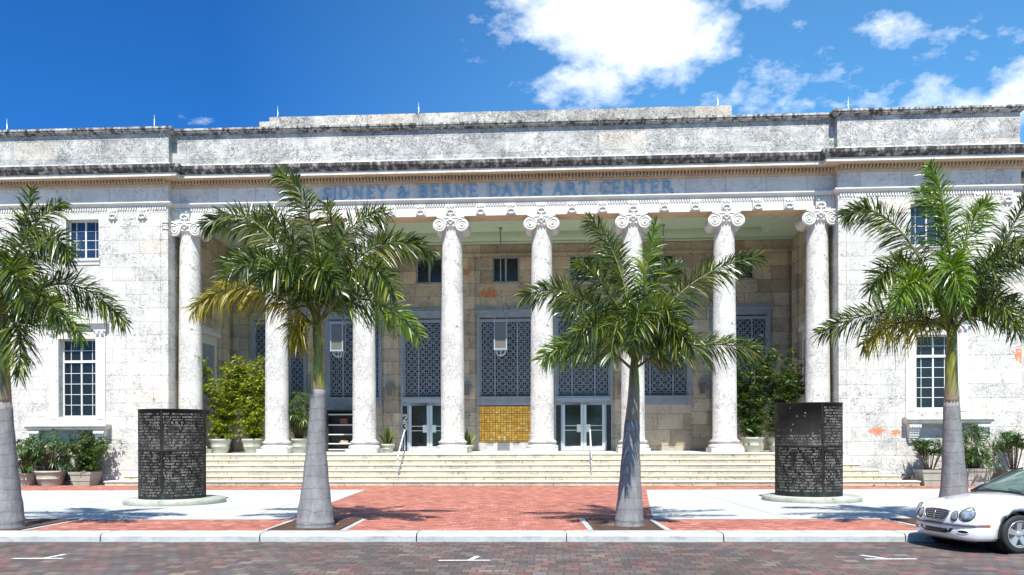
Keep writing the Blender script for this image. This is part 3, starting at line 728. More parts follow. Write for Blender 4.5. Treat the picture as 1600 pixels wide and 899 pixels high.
mb.box(u0, u1, WB-.12, WB-.004, CZ-.10, CZ-.031)
k = int((u1-u0-3.2)/.16)
for i in range(k): mb.box(u0+1.6+i*.16, u0+1.6+i*.16+.08, w1-.76-.05, w1-.752, CZ+.06, CZ+.2)
mb.build('porch_ceiling', M_green, bld)
# roof slab and rear body
mb = MB(); mb.box(-UL+.3, UO-.3, .55, 22, 12.3, 12.85); mb.build('roof', S_par, bld)
mb = MB(); mb.box(-UL, -UI-.5, 2.2, 22, -.1, 12.29); mb.box(UI+.5, UO, 2.2, 22, -.1, 12.29); mb.box(-UI-.5, UI+.5, WB+.8, 22, -.1, 12.29); mb.build('rear_wing', S_wall, bld)
# neighbour part of the same cornice beyond the right pavilion (lower wing)
mb = MB(); mb.box(UO+.002, UO+6, 1.2, 20, -.1, 13.05); mb.build('side_wing', S_wall, bld)
mb = MB(); mb.sweep([(UO-.05, 1.2), (UO+6, 1.2)], [(-.3, 12.5), (.55, 12.5), (.75, 12.9), (.75, 13.0), (-.3, 13.1)]); mb.build('side_wing_cornice', S_cym, bld)

# pavilions
def pavilion(sgn):
    pu = (lambda x: U(x, WP))
    if sgn < 0: uw0, uw1 = pu(104), pu(155); lw0, lw1 = pu(93), pu(151)
    else: uw0, uw1 = pu(1424), pu(1482); lw0, lw1 = pu(1431), pu(1495)
    if sgn < 0: zl0, zl1 = Z(648, WP), Z(523, WP)
    else: zl0, zl1 = Z(642, WP), Z(530, WP)
    uz0, uz1 = 9.36, 10.98
    uc = (lw0+lw1)/2
    a, b = sorted((sgn*UI, sgn*(UO if sgn > 0 else UL)))
    mb = MB(); mb.wall(a, b, -.05, ZA1-.16, [(uw0, uw1, uz0, uz1), (lw0, lw1, zl0, zl1)], WP, WP+.6); mb.build('pavilion_wall', S_wall, bld)
    # corner strip beside the porch, raised border panel
    mb = MB(); e0, e1 = sorted((sgn*(UI+.002), sgn*(UI+.22)))
    mb.box(e0, e1, WP-.035, WP-.001, FL, ZA0-.05); mb.box(e0-.03, e1+.03, WP-.07, WP-.001, ZA0-.16, ZA0-.05); mb.box(e0-.03, e1+.03, WP-.07, WP-.0011, ZA0-.42, ZA0-.36)
    e0, e1 = sorted((sgn*(UI+.32), sgn*(UI+.38))); mb.box(e0, e1, WP-.03, WP-.001, FL, ZA0-.02)
    mb.box(a+.0, b, WP-.06, WP-.001, -.04, .45)
    mb.build('wall_trim', S_wall, bld)
    # windows
    def cwin(x0, x1, z0, z1, rows, transom, nm, glass):
        mb = MB(); y0, y1 = WP+.28, WP+.34; t = .05
        mb.box(x0, x0+t, y0, y1, z0, z1); mb.box(x1-t, x1, y0, y1, z0, z1); mb.box(x0+t, x1-t, y0, y1, z0, z0+t); mb.box(x0+t, x1-t, y0, y1, z1-t, z1)
        xm = (x0+x1)/2; mb.box(xm-.03, xm+.03, y0-.01, y1, z0+t, z1-t)
        zt = z1-t
        if transom: zt = z0+(z1-z0)*.70; mb.box(x0+t, x1-t, y0-.04, y1, zt, zt+.10)
        zz = [z0+t+(zt-z0-t)*i/rows for i in range(1, rows)]
        if transom: zz.append((zt+.10+z1-t)/2)
        for z_ in zz: mb.box(x0+t, x1-t, y0+.012, y1-.01, z_-.011, z_+.011)
        for f in (.25, .75): xx = x0+(x1-x0)*f+(-.06 if f < .5 else .06); mb.box(xx-.010, xx+.010, y0+.014, y1-.01, z0+t, z1-t)
        o = mb.build(nm, M_frame, bld)
        mb = MB(); mb.box(x0, x1, WP+.32, WP+.33, z0, z1); mb.build('glass', glass, o)
        return o
    o = cwin(uw0, uw1, uz0, uz1, 4, False, 'upper_casement_window', M_glassb)
    mb = MB(); mb.box(uw0-.05, uw1+.08, WP-.09, WP+.27, uz0-.10, uz0-.001); mb.box(uw0-.02, uw1+.05, WP-.04, WP-.001, uz0-.26, uz0-.102); mb.build('sill', S_cap, o)
    o = cwin(lw0, lw1, zl0, zl1, 5, sgn < 0 or True, 'lower_casement_window', M_glassd)
    # stone surround: pilaster jambs, entablature, shelf on consoles
    mb = MB()
    for (x0, x1) in ((lw0-.40, lw0-.002), (lw1+.002, lw1+.40)):
        mb.box(x0, x1, WP-.07, WP-.001, zl0-.25, zl1+.30); mb.box(x0+.07, x1-.07, WP-.10, WP-.071, zl0-.1, zl1+.05)
        mb.box(x0-.06, x1+.06, WP-.13, WP-.001, zl1+.30, zl1+.36); mb.box(x0-.03, x1+.03, WP-.12, WP-.001, zl0-.36, zl0-.25)
        for q in (.10, .30): mb.lathe([(0, 0), (.07, 0), (.075, .03), (.03, .05)], 10, M=Matrix.Translation((x0+q, WP-.13, zl1+.22)) @ Matrix.Rotation(R(90), 4, 'X'))
    mb.box(lw0-.001, lw1+.001, WP-.06, WP-.001, zl1+.0, zl1+.30)
    mb.box(lw0-.48, lw1+.48, WP-.12, WP-.001, zl1+.362, zl1+.60); mb.box(lw0-.56, lw1+.56, WP-.28, WP-.001, zl1+.602, zl1+.72)
    # carved crest above
    for q in range(9): hh_ = .10+.16*math.sin(math.pi*(q+.5)/9); mb.box(uc-.45+q*.1, uc-.36+q*.1, WP-.14, WP-.001, zl1+.722, zl1+.74+hh_)
    mb.build('window_surround', S_cap, o)
    sx0, sx1 = (pu(46), pu(175)) if sgn < 0 else (pu(1409), pu(1547))
    zs = Z(664, WP) if sgn < 0 else Z(659, WP)
    mb = MB(); mb.box(sx0, sx1, WP-.46, WP-.001, zs, zs+.09); mb.box(sx0+.05, sx1-.05, WP-.40, WP-.0012, zs-.10, zs-.001); mb.box(sx0+.10, sx1-.10, WP-.32, WP-.0014, zs-.16, zs-.101)
    mb.build('window_shelf', S_cor, o)
    for x0 in (sx0+.16, sx1-.62):
        mb = MB()
        for i in range(8):
            dd = .30*(1-i/8)**.8+.04; mb.box(x0+.01*i, x0+.46-.01*i, WP-dd, WP-.001, zs-.162-.09*(i+1), zs-.162-.09*i)
        for q in range(5): mb.lathe([(0, 0), (.045, 0), (.03, .05)], 8, M=Matrix.Translation((x0+.05+.09*q, WP-.33, zs-.28)) @ Matrix.Rotation(R(90), 4, 'X'))
        mb.build('console', S_cap, o)
    # louvred vent by the ground
    vc = pu(103) if sgn < 0 else pu(1479)
    mb = MB(); mb.box(vc-.32, vc+.32, WP-.075, WP-.0605, .12, .62)
    for i in range(5): mb.box(vc-.30, vc+.30, WP-.105, WP-.0755, .15+i*.095, .19+i*.095, 1)
    mb.build('wall_vent', [M_black, M_marble], bld)
pavilion(-1); pavilion(1)

# ------------------------------------------------------------ porch furniture
# hanging lanterns
def lantern(u, label):
    t = thing('hanging_lantern', label, 'lantern', W(u, 2.9, 5.62), -TH, 'lanterns hanging in the porch')
    mb = MB(); mb.tube([(0, 0, 1.9), (0, 0, CZ-5.62)], .028, 6); mb.tube([(0, 0, CZ-5.62-.08), (0, 0, CZ-5.62)], .09, 8); mb.build('rod', M_blue, t)
    mb = MB()
    for sx in (-1, 1):
        for sy in (-1, 1):
            mb.box(min(sx*.29, sx*.24), max(sx*.29, sx*.24), min(sy*.29, sy*.24), max(sy*.29, sy*.24), .22, 1.42)
            mb.tube([(sx*.31, sy*.31, 1.42), (sx*.22, sy*.22, 1.75), (sx*.03, sy*.03, 2.0)], .015, 5)
    mb.box(-.30, .30, -.30, .30, 1.40, 1.47); mb.box(-.30, .30, -.30, .30, .17, .23); mb.build('lantern_frame', M_bluel, t)
    mb = MB(); mb.box(-.25, .25, -.25, .25, .24, 1.40); mb.build('lantern_glass', M_lamp, t)
    mb = MB()
    for a in range(4):
        ca, sa = math.cos(R(45+90*a)), math.sin(R(45+90*a)); mb.tube([(ca*.30, sa*.30, .17), (ca*.26, sa*.26, .03), (ca*.12, sa*.12, -.06), (0, 0, -.02)], .018, 5)
    mb.lathe([(0, -.1), (.04, -.08), (.05, -.02), (.02, .05), (.03, .17)], 10); mb.build('finial', M_frame, t)
lantern(U(783, 2.9), 'square hanging lantern on a long rod before the gold tile panel')
lantern(U(529, 2.9), 'square hanging lantern in front of the bay with the shelf case, left of the doors')
lantern(U(1037, 2.9), 'hanging lantern on the rod beside the second palm from the right')
# wall lanterns
names = ['left of the shelf case bay behind the first full palm', 'above the spiky plant, left of the numbered doors', 'between the numbered doors and the gold panel',
         'between the gold panel and the right hand doors, behind a column', 'right of the right hand doors', 'on the far right porch pilaster near the tall bush']
for i, k in enumerate((-2.5, -1.5, -.5, .5, 1.5, 2.5)):
    t = thing('wall_lantern', 'small blue-grey wall lantern '+names[i], 'lantern', W(k*3.7, WB-.104, 3.9), -TH, 'wall lanterns on the porch wall')
    mb = MB(); mb.box(-.07, .07, -.03, 0, .0, .70); mb.box(-.02, .02, -.2, -.03, .55, .60); mb.build('bracket', M_blue, t)
    mb = MB(); mb.frust(0, -.22, .02, .55, .12, .10, .17, .13); mb.build('lantern_glass', M_lamp, t)
    mb = MB(); mb.frust(0, -.22, .55, .66, .19, .15, .12, .09)
    for sx in (-1, 1):
        for sy in (-1, 1): mb.tube([(sx*.125, -.22+sy*.105, .0), (sx*.175, -.22+sy*.135, .56)], .016, 4)
    mb.box(-.13, .13, -.33, -.11, -.02, .02); mb.build('lantern_frame', M_blue, t)
# shelf case
t = thing('display_case', 'black framed case with white shelves against the porch wall under the grille', 'display case', W(U(542, WB-.3), WB-.3, FL), -TH)
mb = MB(); hw = .92
for r in ((-hw, -hw+.07, 0, 2.0), (hw-.07, hw, 0, 2.0), (-hw+.07, hw-.07, 1.93, 2.0), (-hw+.07, hw-.07, 0, .08)): mb.box(r[0], r[1], -.2, .28, r[2], r[3])
mb.box(-hw+.07, hw-.07, .22, .26, .08, 1.93); mb.build('case_frame', M_black, t)
for z_ in (.36, .80, 1.26, 1.76):
    mb = MB(); mb.box(-hw+.07, hw-.07, -.18, .2, z_, z_+.05); mb.build('shelf', M_frame, t)
mb = MB(); mb.box(-hw+.07, hw-.07, -.19, .21, .081, .13); mb.build('bottom_board', M_frame, t)
M_red = flat('brown_box', (.22, .06, .05), .6); M_tanb = flat('tan_box', (.5, .35, .22), .6)
o = MB(); o.box(-.15, .2, -.1, .12, 0, .28); o = o.build('small_box', M_red, None, W(U(537, WB-.3), WB-.3, FL+1.31), -TH); o['label'] = 'small dark red box on the upper shelf of the black case'; o['category'] = 'box'
mb = MB(); mb.box(-.2, .2, -.08, .1, 0, .08); mb.box(-.15, .18, -.07, .09, .082, .14); o = mb.build('paper_stack', M_tanb, None, W(U(538, WB-.3), WB-.3, FL+.411), -TH); o['label'] = 'flat tan stack of papers on the lowest shelf of the black case'; o['category'] = 'papers'
# handrails
for (x, lab) in ((632, 'steel handrail on the steps left of centre, beside the numbered doors'), (922, 'steel handrail on the steps right of centre, before the right hand doors')):
    u = U(x, -.65); t = thing('handrail', lab, 'handrail', W(u, 0, 0), -TH, 'handrails on the entrance steps')
    wt, wb = -.62, -2.12; zt, zb = FL+.95, .30+.83
    mb = MB(); mb.tube([(0, wt, FL), (0, wt, zt)], .024, 8); mb.build('post', M_rail, t)
    mb = MB(); mb.tube([(0, wb, .2), (0, wb, zb)], .024, 8); mb.build('post', M_rail, t)
    mb = MB(); mb.tube([(0, wt+.12, zt-.02), (0, wt, zt), (0, wb, zb), (0, wb-.08, zb-.06)], .028, 8); mb.build('top_rail', M_frame, t)
    mb = MB(); mb.tube([(0, wt, FL+.12), (0, wb, .36)], .018, 8); mb.build('bottom_rail', M_rail, t)

# ------------------------------------------------------------ bronze text cylinders
m, n, b = newmat('dark_bronze'); M_brz = m
o = n.objco(); x, y, z = n.xyz(o)
c = n.mix(n.step(n.noise(o, 3, 6, .7), .35, .7), (.014, .013, .013), (.030, .027, .025))
pat = n.math('MULTIPLY', n.step(n.math('SUBTRACT', n.noise(n.vmath('MULTIPLY', o, (6, 6, 1)), 1.4, 5, .7), n.math('MULTIPLY', z, .25)), .38, .62), .8)
c = n.mix(pat, c, (.03, .06, .065)); n.put(b.inputs['Base Color'], c); b.inputs['Roughness'].default_value = .7; b.inputs['Specular IOR Level'].default_value = .15
m, n, b = newmat('painted_letter_light'); M_brl = m  # pale colour paints the daylight seen through the cut letters
o = n.objco(); c = n.mix(n.step(n.noise(o, 5, 5, .7), .4, .62), (.04, .036, .032), (.42, .39, .34)); n.put(b.inputs['Base Color'], c); b.inputs['Roughness'].default_value = .5
M_disc = stone('disc_stone', (.40, .41, .35), (.28, .29, .25), .6, .7)
def monument(cx_px, w_px, ytop, ybot, lab, lab2, seed):
    rng = random.Random(seed)
    dd = F*EYE/(ybot-YH)+.0; rad = w_px/2*dd/F*.965; c = G(cx_px, dd+rad, 0); hgt = EYE+(YH-ytop)*dd/F
    t = thing('bronze_text_cylinder', lab, 'sculpture', c, 0, 'bronze text cylinders on round stone bases')
    mb = MB(); rb = 1.98; mb.lathe([(rb-.02, 0), (rb, .03), (rb, .12), (rb-.03, .15), (0, .152)], 56, caps=False)
    o = weld(mb.build('base_disc', M_disc, t)); o.location = (.10 if cx_px < 800 else .06, -.05, 0); o.scale = (.70, .70, 1)
    z0 = .153; seg = 72; mb = MB(); prof = [(rad, z0), (rad, z0+hgt*.5), (rad+.006, z0+hgt*.5+.004), (rad+.006, z0+hgt*.5+.02), (rad, z0+hgt*.5+.024), (rad, hgt-.03), (rad+.012, hgt-.028), (rad+.012, hgt), (rad-.035, hgt), (rad-.035, z0)]
    mb.lathe(prof, seg, caps=False); weld(mb.build('cylinder_shell', M_brz, t))
    mb = MB()
    for a in (R(-86), R(10), R(100), R(190)):
        ca, sa = math.cos(a), math.sin(a); M = Matrix.Rotation(a, 4, 'Z'); mb.box(rad-.01, rad+.004, -.022, .022, z0, hgt-.032, 0, M)
    mb.build('seam_strip', M_brz, t)
    # rows of small capitals wrapped round the shell (pale marks painting light through cut letters, too small to read)
    glyphs = 'EILTHNFAVMKUSOCRPD'; zz = z0+.12; rows = 0; mb = MB()
    G_ = {}
    def seg7(ch):
        r = random.Random(ord(ch)); return None
    F5 = {'E': ['v0', 'h0', 'h1', 'h2'], 'I': ['vm'], 'L': ['v0', 'h0'], 'T': ['vm', 'h2'], 'H': ['v0', 'v1', 'h1'], 'N': ['v0', 'v1', 'd'], 'F': ['v0', 'h1', 'h2'], 'A': ['s', 'b', 'h1'],
          'V': ['d2', 'd3'], 'M': ['v0', 'v1', 'd'], 'K': ['v0', 's'], 'U': ['v0', 'v1', 'h0'], 'S': ['h0', 'h1', 'h2', 'u0', 'l1'], 'O': ['v0', 'v1', 'h0', 'h2'], 'C': ['v0', 'h0', 'h2'], 'R': ['v0', 'h2', 'h1', 'u1', 'd3'], 'P': ['v0', 'h2', 'h1', 'u1'], 'D': ['v0', 'v1', 'h0', 'h2']}
    Wd, Hh, q = .042, .044, .0036
    SG = {'v0': ((0, 0), (0, 1)), 'v1': ((1, 0), (1, 1)), 'vm': ((.5, 0), (.5, 1)), 'h0': ((0, 0), (1, 0)), 'h1': ((0, .5), (1, .5)), 'h2': ((0, 1), (1, 1)), 'd': ((0, 1), (1, 0)), 's': ((0, .4), (1, 1)),
          'b': ((.5, 1), (1, 0)), 'd2': ((0, 1), (.5, 0)), 'd3': ((1, 0), (.5, .5)), 'u0': ((0, .5), (0, 1)), 'u1': ((1, .5), (1, 1)), 'l1': ((1, 0), (1, .5))}
    zrow = hgt-.17
    while zrow > z0+.08:
        if abs(zrow+.022-(z0+hgt*.5+.012)) < .035: zrow -= .04; continue
        a = R(-178); big = rng.random() < .3
        # ragged line with words
        a += rng.uniform(0, .25)
        while a < R(-3):
            nl = rng.randint(2, 9)
            for _ in range(nl):
                if abs(a-R(-86)) < .05: a += .04; continue
                ch = rng.choice(glyphs)
                if seed == 5 and zrow > z0+hgt*.62 and a < R(-84) and rng.random() < .97: a += Wd/rad; continue  # letters left out where the dark inside shows through
                for si, s_ in enumerate(F5[ch]):
                    (xa, za), (xb, zb) = SG[s_]
                    p = [(a+xa*Wd*.62/rad, zrow+za*Hh), (a+xb*Wd*.62/rad, zrow+zb*Hh)]
                    du = (p[1][0]-p[0][0])*rad; dz_ = p[1][1]-p[0][1]; L = math.hypot(du, dz_) or 1; nx, nz = -dz_/L*q, du/L*q
                    r_ = rad+.006+.0008*si
                    vs = [(r_*math.cos(aa+ox/rad), r_*math.sin(aa+ox/rad), z_+oz) for (aa, z_), ox, oz in ((p[0], nx, nz), (p[1], nx, nz), (p[1], -nx, -nz), (p[0], -nx, -nz))]
                    mb.mesh(vs, [(3, 2, 1, 0)])
                a += Wd/rad
                if a > R(-3): break
            a += rng.choice((.6, .7, .8, 1.6))*Wd/rad
        zrow -= .080
    mb.build('lit_letter_marks', M_brl, t)
monument(269.5, 106, 637, 788, 'dark bronze cylinder of cut-through text painted pale on a stone disc, near the left planters', '', 3)
monument(1263, 108, 630, 787, 'dark bronze cylinder of cut-through text painted pale on a stone disc, near the white car', '', 5)

# ------------------------------------------------------------ vegetation
def leafmat(name, stops, rough=.4, trans=.25, spec=.5):
    m, n, b = newmat(name); g = n.new('ShaderNodeNewGeometry'); o = n.objco()
    f = n.math('ADD', n.math('MULTIPLY', g.outputs['Random Per Island'], .6), n.math('MULTIPLY', n.noise(o, 1.6, 2), .5))
    c = n.ramp(f, stops)
    n.put(b.inputs['Base Color'], c); b.inputs['Roughness'].default_value = rough; b.inputs['Specular IOR Level'].default_value = spec
    tr = n.new('ShaderNodeBsdfTranslucent'); n.put(tr.inputs['Color'], n.mix(1.0, c, (1.5, 1.6, .6), 'MULTIPLY'))
    mx = n.new('ShaderNodeMixShader'); mx.inputs[0].default_value = trans
    out = [k for k in m.node_tree.nodes if k.type == 'OUTPUT_MATERIAL'][0]
    n.l.new(b.outputs[0], mx.inputs[1]); n.l.new(tr.outputs[0], mx.inputs[2]); n.l.new(mx.outputs[0], out.inputs[0])
    return m
L_palm = leafmat('palm_leaf', [(.15, (.008, .020, .004)), (.42, (.024, .052, .007)), (.68, (.085, .125, .012)), (.88, (.22, .25, .03)), (1, (.42, .43, .16))], .33, .24, .8)
L_palmy = leafmat('palm_leaf_yellow', [(.15, (.08, .11, .012)), (.5, (.22, .20, .015)), (.8, (.36, .28, .02)), (1, (.36, .34, .18))], .42, .3)
L_palmb = leafmat('palm_leaf_bright', [(.15, (.03, .07, .008)), (.5, (.08, .16, .014)), (.8, (.20, .30, .025)), (1, (.38, .45, .06))], .35, .3, .7)
L_bushy = leafmat('yellow_bush_leaf', [(.1, (.03, .065, .008)), (.4, (.10, .17, .014)), (.65, (.30, .34, .02)), (1, (.56, .54, .05))], .4, .35)
L_bushd = leafmat('green_bush_leaf', [(.1, (.018, .042, .010)), (.5, (.040, .090, .016)), (.8, (.10, .17, .025)), (1, (.24, .19, .03))], .38, .25)
L_fern = leafmat('dark_fan_leaf', [(.1, (.016, .045, .010)), (.5, (.035, .088, .018)), (.9, (.085, .16, .03)), (1, (.12, .20, .04))], .38, .22)
L_snake = leafmat('snake_leaf', [(.1, (.03, .06, .015)), (.5, (.07, .12, .03)), (.9, (.22, .24, .07)), (1, (.3, .3, .1))], .45, .1)
L_grey = leafmat('greyish_spiky_leaf', [(.1, (.03, .035, .03)), (.5, (.06, .065, .055)), (1, (.16, .13, .12))], .5, .1)
M_trunk, n, b = newmat('palm_trunk')
o = n.objco(); x, y, z = n.xyz(o)
rg = n.math('FRACT', n.math('ADD', n.math('MULTIPLY', z, 4.3), n.math('MULTIPLY', n.noise(o, 2.6, 4), 1.1)))
c = n.mix(n.step(n.noise(n.vmath('MULTIPLY', o, (1, 1, .5)), 6, 6, .7), .35, .7), (.235, .23, .235), (.14, .137, .142))
c = n.mix(n.math('MULTIPLY', n.math('LESS_THAN', rg, .09), .5), c, (.10, .095, .09))
c = n.mix(n.math('MULTIPLY', n.step(n.noise(o, 18, 5, .75), .60, .75), .5), c, (.10, .10, .09))  # trunk stains, strengthened to put shadow into the colour
c = n.mix(n.math('MULTIPLY', n.step(n.noise(n.vmath('MULTIPLY', o, (7, 7, .8)), 1.3, 5, .7), .52, .7), .35), c, (.36, .355, .36))
n.put(b.inputs['Base Color'], c); b.inputs['Roughness'].default_value = .85; bump(n, b, n.math('ADD', n.noise(o, 15, 5, .7), n.math('GREATER_THAN', rg, .1)), .5, .02)
M_shaft, n, b = newmat('palm_crownshaft')
o = n.objco()
c = n.mix(n.step(n.noise(n.vmath('MULTIPLY', o, (5, 5, 1)), 2, 5, .65), .38, .66), (.10, .13, .014), (.27, .25, .03))
c = n.mix(n.step(n.noise(n.vmath('MULTIPLY', o, (6, 6, .8)), 1.4, 5, .7), .54, .62), c, (.14, .07, .025))
c = n.mix(n.step(n.math('ADD', n.noise(n.vmath('MULTIPLY', o, (9, 9, 1.5)), 1.6, 4, .7), n.math('MULTIPLY', n.math('SUBTRACT', 3.1, n.xyz(o)[2]), .8)), .55, .85), c, (.22, .17, .11))
n.put(b.inputs['Base Color'], c); b.inputs['Roughness'].default_value = .4
M_stalk = flat('palm_stalk', (.13, .15, .03), .5, 0, .25)
M_bark = flat('brown_stem', (.16, .11, .07), .8, 0, .3)

def bez(p0, p1, p2, t): return p0*(1-t)**2+p1*2*t*(1-t)+p2*t*t
def frond(mb, p0, p1, p2, rng, nl=62, leaf=.62, mi=1, droop=.5, base=.14, wid=.0125):
    """pinnate frond: narrow leaflets in ruffled ranks, hanging more towards their tips"""
    N = 18; pts = [bez(p0, p1, p2, i/N) for i in range(N+1)]
    mb.tube(pts, [.028*(1-i/N)**.8+.004 for i in range(N+1)], 5, 0)
    clump = 0
    for i in range(nl):
        t = base+(1-base)*(i/(nl-1))**.95
        p = bez(p0, p1, p2, t); tan = (bez(p0, p1, p2, min(1, t+.02))-bez(p0, p1, p2, t-.02)).normalized()
        side = tan.cross(Vector((0, 0, 1)))
        if side.length < .15: side = Vector((1, 0, 0)) if abs(tan.x) < .7 else Vector((0, 1, 0))
        side.normalize(); up = side.cross(tan).normalized()
        if i % 4 == 0: clump = rng.uniform(-.25, .25)
        Lb = leaf*(math.sin(math.pi*min(1, (.20+.72*t))))**.55
        for s_ in (-1, 1):
            L = Lb*rng.uniform(.72, 1.12)
            lift = rng.choice((-1.9, -1.2, -.5, .5, 1.3, 1.9) if t > .25 else (-1.0, -.4, .2, .7))+clump+rng.uniform(-.25, .25); fw = .30+.95*t*t+rng.uniform(-.14, .18)
            dr = (side*s_*.75+up*lift+tan*fw*(1+.25*abs(lift))).normalized()
            g = Vector((0, 0, -1)); dp = droop*rng.uniform(.4, 1.7)
            L *= 1-.18*max(0, dr.z); a = p; b_ = p+dr*L*.42+g*L*.04*dp; c_ = p+dr*L*.74+g*L*.20*dp; e_ = p+dr*L*.96+g*L*.48*dp
            nrm = Vector((rng.uniform(-1, 1), rng.uniform(-1, 1), rng.uniform(-.2, 1.2)))
            wv = dr.cross(nrm); wv = wv.normalized()*wid*rng.uniform(.75, 1.35) if wv.length > .05 else side*wid
            k = len(mb.v)
            mb.v += [tuple(v) for v in (a+wv*.4, a-wv*.4, b_+wv, b_-wv, c_+wv*.8, c_-wv*.8, e_)]
            mb.f += [(k, k+1, k+3, k+2), (k+2, k+3, k+5, k+4), (k+4, k+5, k+6)]; mb.m += [mi]*3; mb.sm += [True]*3

def palm(label, trunk_px, pts_trunk, fronds, seed, d=17.2, extra=4, R_=2.3, origin=None):
    """pts_trunk: (x px, y px, radius m) up the grey trunk and crownshaft; fronds: (ctrl x,y,dz), (tip x,y,dz), kind"""
    rng = random.Random(seed)
    base = G(trunk_px, d, 0)
    t = thing('royal_palm', label, 'palm tree', base, 0, 'royal palms along the kerb')
    pg = [P3(x, y, d)-base for x, y, r in pts_trunk[0]]; rg_ = [r for x, y, r in pts_trunk[0]]
    pg[0].z = -.02
    def smooth(pp, rr, k=5):
        op, orr = [], []
        for i in range(len(pp)-1):
            for j in range(k):
                f = j/k; op.append(pp[i].lerp(pp[i+1], f)); orr.append(rr[i]*(1-f)+rr[i+1]*f)
        return op+[pp[-1]], orr+[rr[-1]]
    a, r = smooth(pg, rg_); r = [q*(1+.025*math.sin(i*2.1)) for i, q in enumerate(r)]
    mb = MB(); mb.tube(a, r, 20); weld(mb.build('trunk', M_trunk, t))
    ps = [P3(x, y, d)-base for x, y, r in pts_trunk[1]]; rs = [r for x, y, r in pts_trunk[1]]
    a, r = smooth(ps, rs); mb = MB(); mb.tube(a, r, 14); weld(mb.build('crownshaft', M_shaft, t))
    o_ = ps[-1]
    kinds = {'g': L_palm, 'y': L_palmy, 'b': L_palmb}
    for (cx, cy, cd), (tx, ty, td), kind in fronds:
        p1 = P3(cx, cy, d+cd)-base; p2 = P3(tx, ty, d+td)-base
        p0 = o_+Vector((rng.uniform(-.05, .05), rng.uniform(-.05, .05), rng.uniform(-.35, .0)))
        mb = MB(); L = (p1-p0).length+(p2-p1).length
        frond(mb, p0, p1, p2, rng, nl=int(48*L)+20, leaf=.64 if kind != 'y' else .60, droop=.48 if kind != 'y' else .95)
        mb.build('frond', [M_stalk, kinds[kind]], t)
    for i in range(extra):
        a_ = R(rng.uniform(20, 160)) if i % 3 else R(rng.uniform(200, 340)); up_ = rng.uniform(.6, 1.5)
        dr = Vector((math.cos(a_), math.sin(a_), 0)); p0 = o_+Vector((0, 0, -.1))
        p1 = p0+dr*R_*.42+Vector((0, 0, R_*.62*up_)); p2 = p0+dr*R_*rng.uniform(.75, .95)+Vector((0, 0, R_*rng.uniform(-.05, .55)))
        mb = MB(); frond(mb, p0, p1, p2, rng, nl=90, leaf=.60, droop=.5); mb.build('frond', [M_stalk, L_palm], t)
    # spear leaf
    mb = MB(); mb.tube([o_, o_+Vector((.04, 0, .8)), o_+Vector((.10, -.05, 1.5))], [.05, .035, .006], 6); mb.build('spear_leaf', L_palmb, t)
    return t
palm('royal palm before the left part of the porch, right of the left bronze cylinder', 493,
     ([(492, 826, .40), (492, 812, .385), (493, 763, .285), (494, 700, .205), (496, 650, .165), (497, 608, .150)], [(497, 610, .150), (497, 590, .125), (497, 545, .115), (496, 510, .10), (496, 488, .075)]),
     [((502, 300, 0), (438, 268, .1), 'g'), ((415, 285, .3), (322, 350, .4), 'g'), ((430, 380, -.6), (352, 412, -1.0), 'g'), ((400, 400, 0), (303, 480, -.2), 'y'), ((455, 480, -.4), (466, 532, -.6), 'y'),
      ((480, 360, -.9), (530, 455, -1.3), 'g'), ((535, 380, .2), (512, 318, .4), 'g'), ((575, 335, .1), (676, 395, .1), 'g'), ((560, 420, -.3), (655, 522, -.5), 'b'), ((570, 350, -.9), (615, 460, -1.6), 'g'), ((450, 300, .8), (400, 345, 1.5), 'g'), ((520, 340, -.6), (600, 330, -1.1), 'g'), ((470, 380, -1.0), (410, 430, -1.6), 'g')], 11)
palm('slightly leaning royal palm in front of the right hand doors, with yellowing lower left frond', 983,
     ([(983, 826, .31), (983, 808, .29), (984, 763, .235), (986, 700, .180), (988, 658, .155)], [(988, 660, .155), (990, 630, .130), (991, 605, .115), (991, 580, .095), (992, 560, .07)]),
     [((985, 400, 0), (922, 342, .1), 'g'), ((905, 420, 0), (818, 464, .1), 'g'), ((915, 500, -.2), (848, 562, -.3), 'b'), ((1050, 425, .1), (1186, 402, .2), 'g'), ((1062, 520, -.2), (1184, 548, 0), 'g'), ((965, 440, -.6), (905, 412, -1.0), 'g'),
      ((1035, 400, -.6), (1062, 545, -1.2), 'g'), ((945, 480, -.9), (905, 520, -1.4), 'g'), ((1005, 430, -1.0), (990, 540, -1.9), 'g'), ((1010, 430, .6), (1060, 415, 1.2), 'g'), ((970, 380, .7), (940, 400, 1.6), 'g'), ((1040, 480, -.7), (1080, 540, -1.4), 'g'), ((1000, 470, 0), (1025, 352, .1), 'b')], 12, extra=4)
palm('tallest bright topped royal palm at the right, its trunk rising behind the white car', 1490,
     ([(1491, 826, .35), (1491, 800, .31), (1490, 740, .225), (1488, 680, .185), (1487, 630, .150)], [(1487, 632, .150), (1487, 600, .125), (1487, 565, .115), (1488, 535, .10), (1488, 505, .075)]),
     [((1492, 330, 0), (1455, 262, 0), 'b'), ((1400, 290, .2), (1322, 338, .3), 'g'), ((1395, 460, -.1), (1283, 522, 0), 'g'), ((1420, 480, -.4), (1350, 540, -.7), 'y'), ((1545, 440, .1), (1612, 298, .1), 'g'), ((1565, 450, -.1), (1660, 520, -.2), 'g'),
      ((1410, 360, -.8), (1362, 455, -1.4), 'g'), ((1470, 340, -1.0), (1505, 475, -1.9), 'b'), ((1560, 370, -.4), (1660, 400, -.6), 'g'), ((1440, 380, -1.0), (1400, 480, -1.9), 'b'), ((1550, 420, -.8), (1590, 520, -1.5), 'g'), ((1475, 330, .3), (1440, 300, .6), 'b'), ((1505, 340, .2), (1545, 320, .3), 'b')], 13)
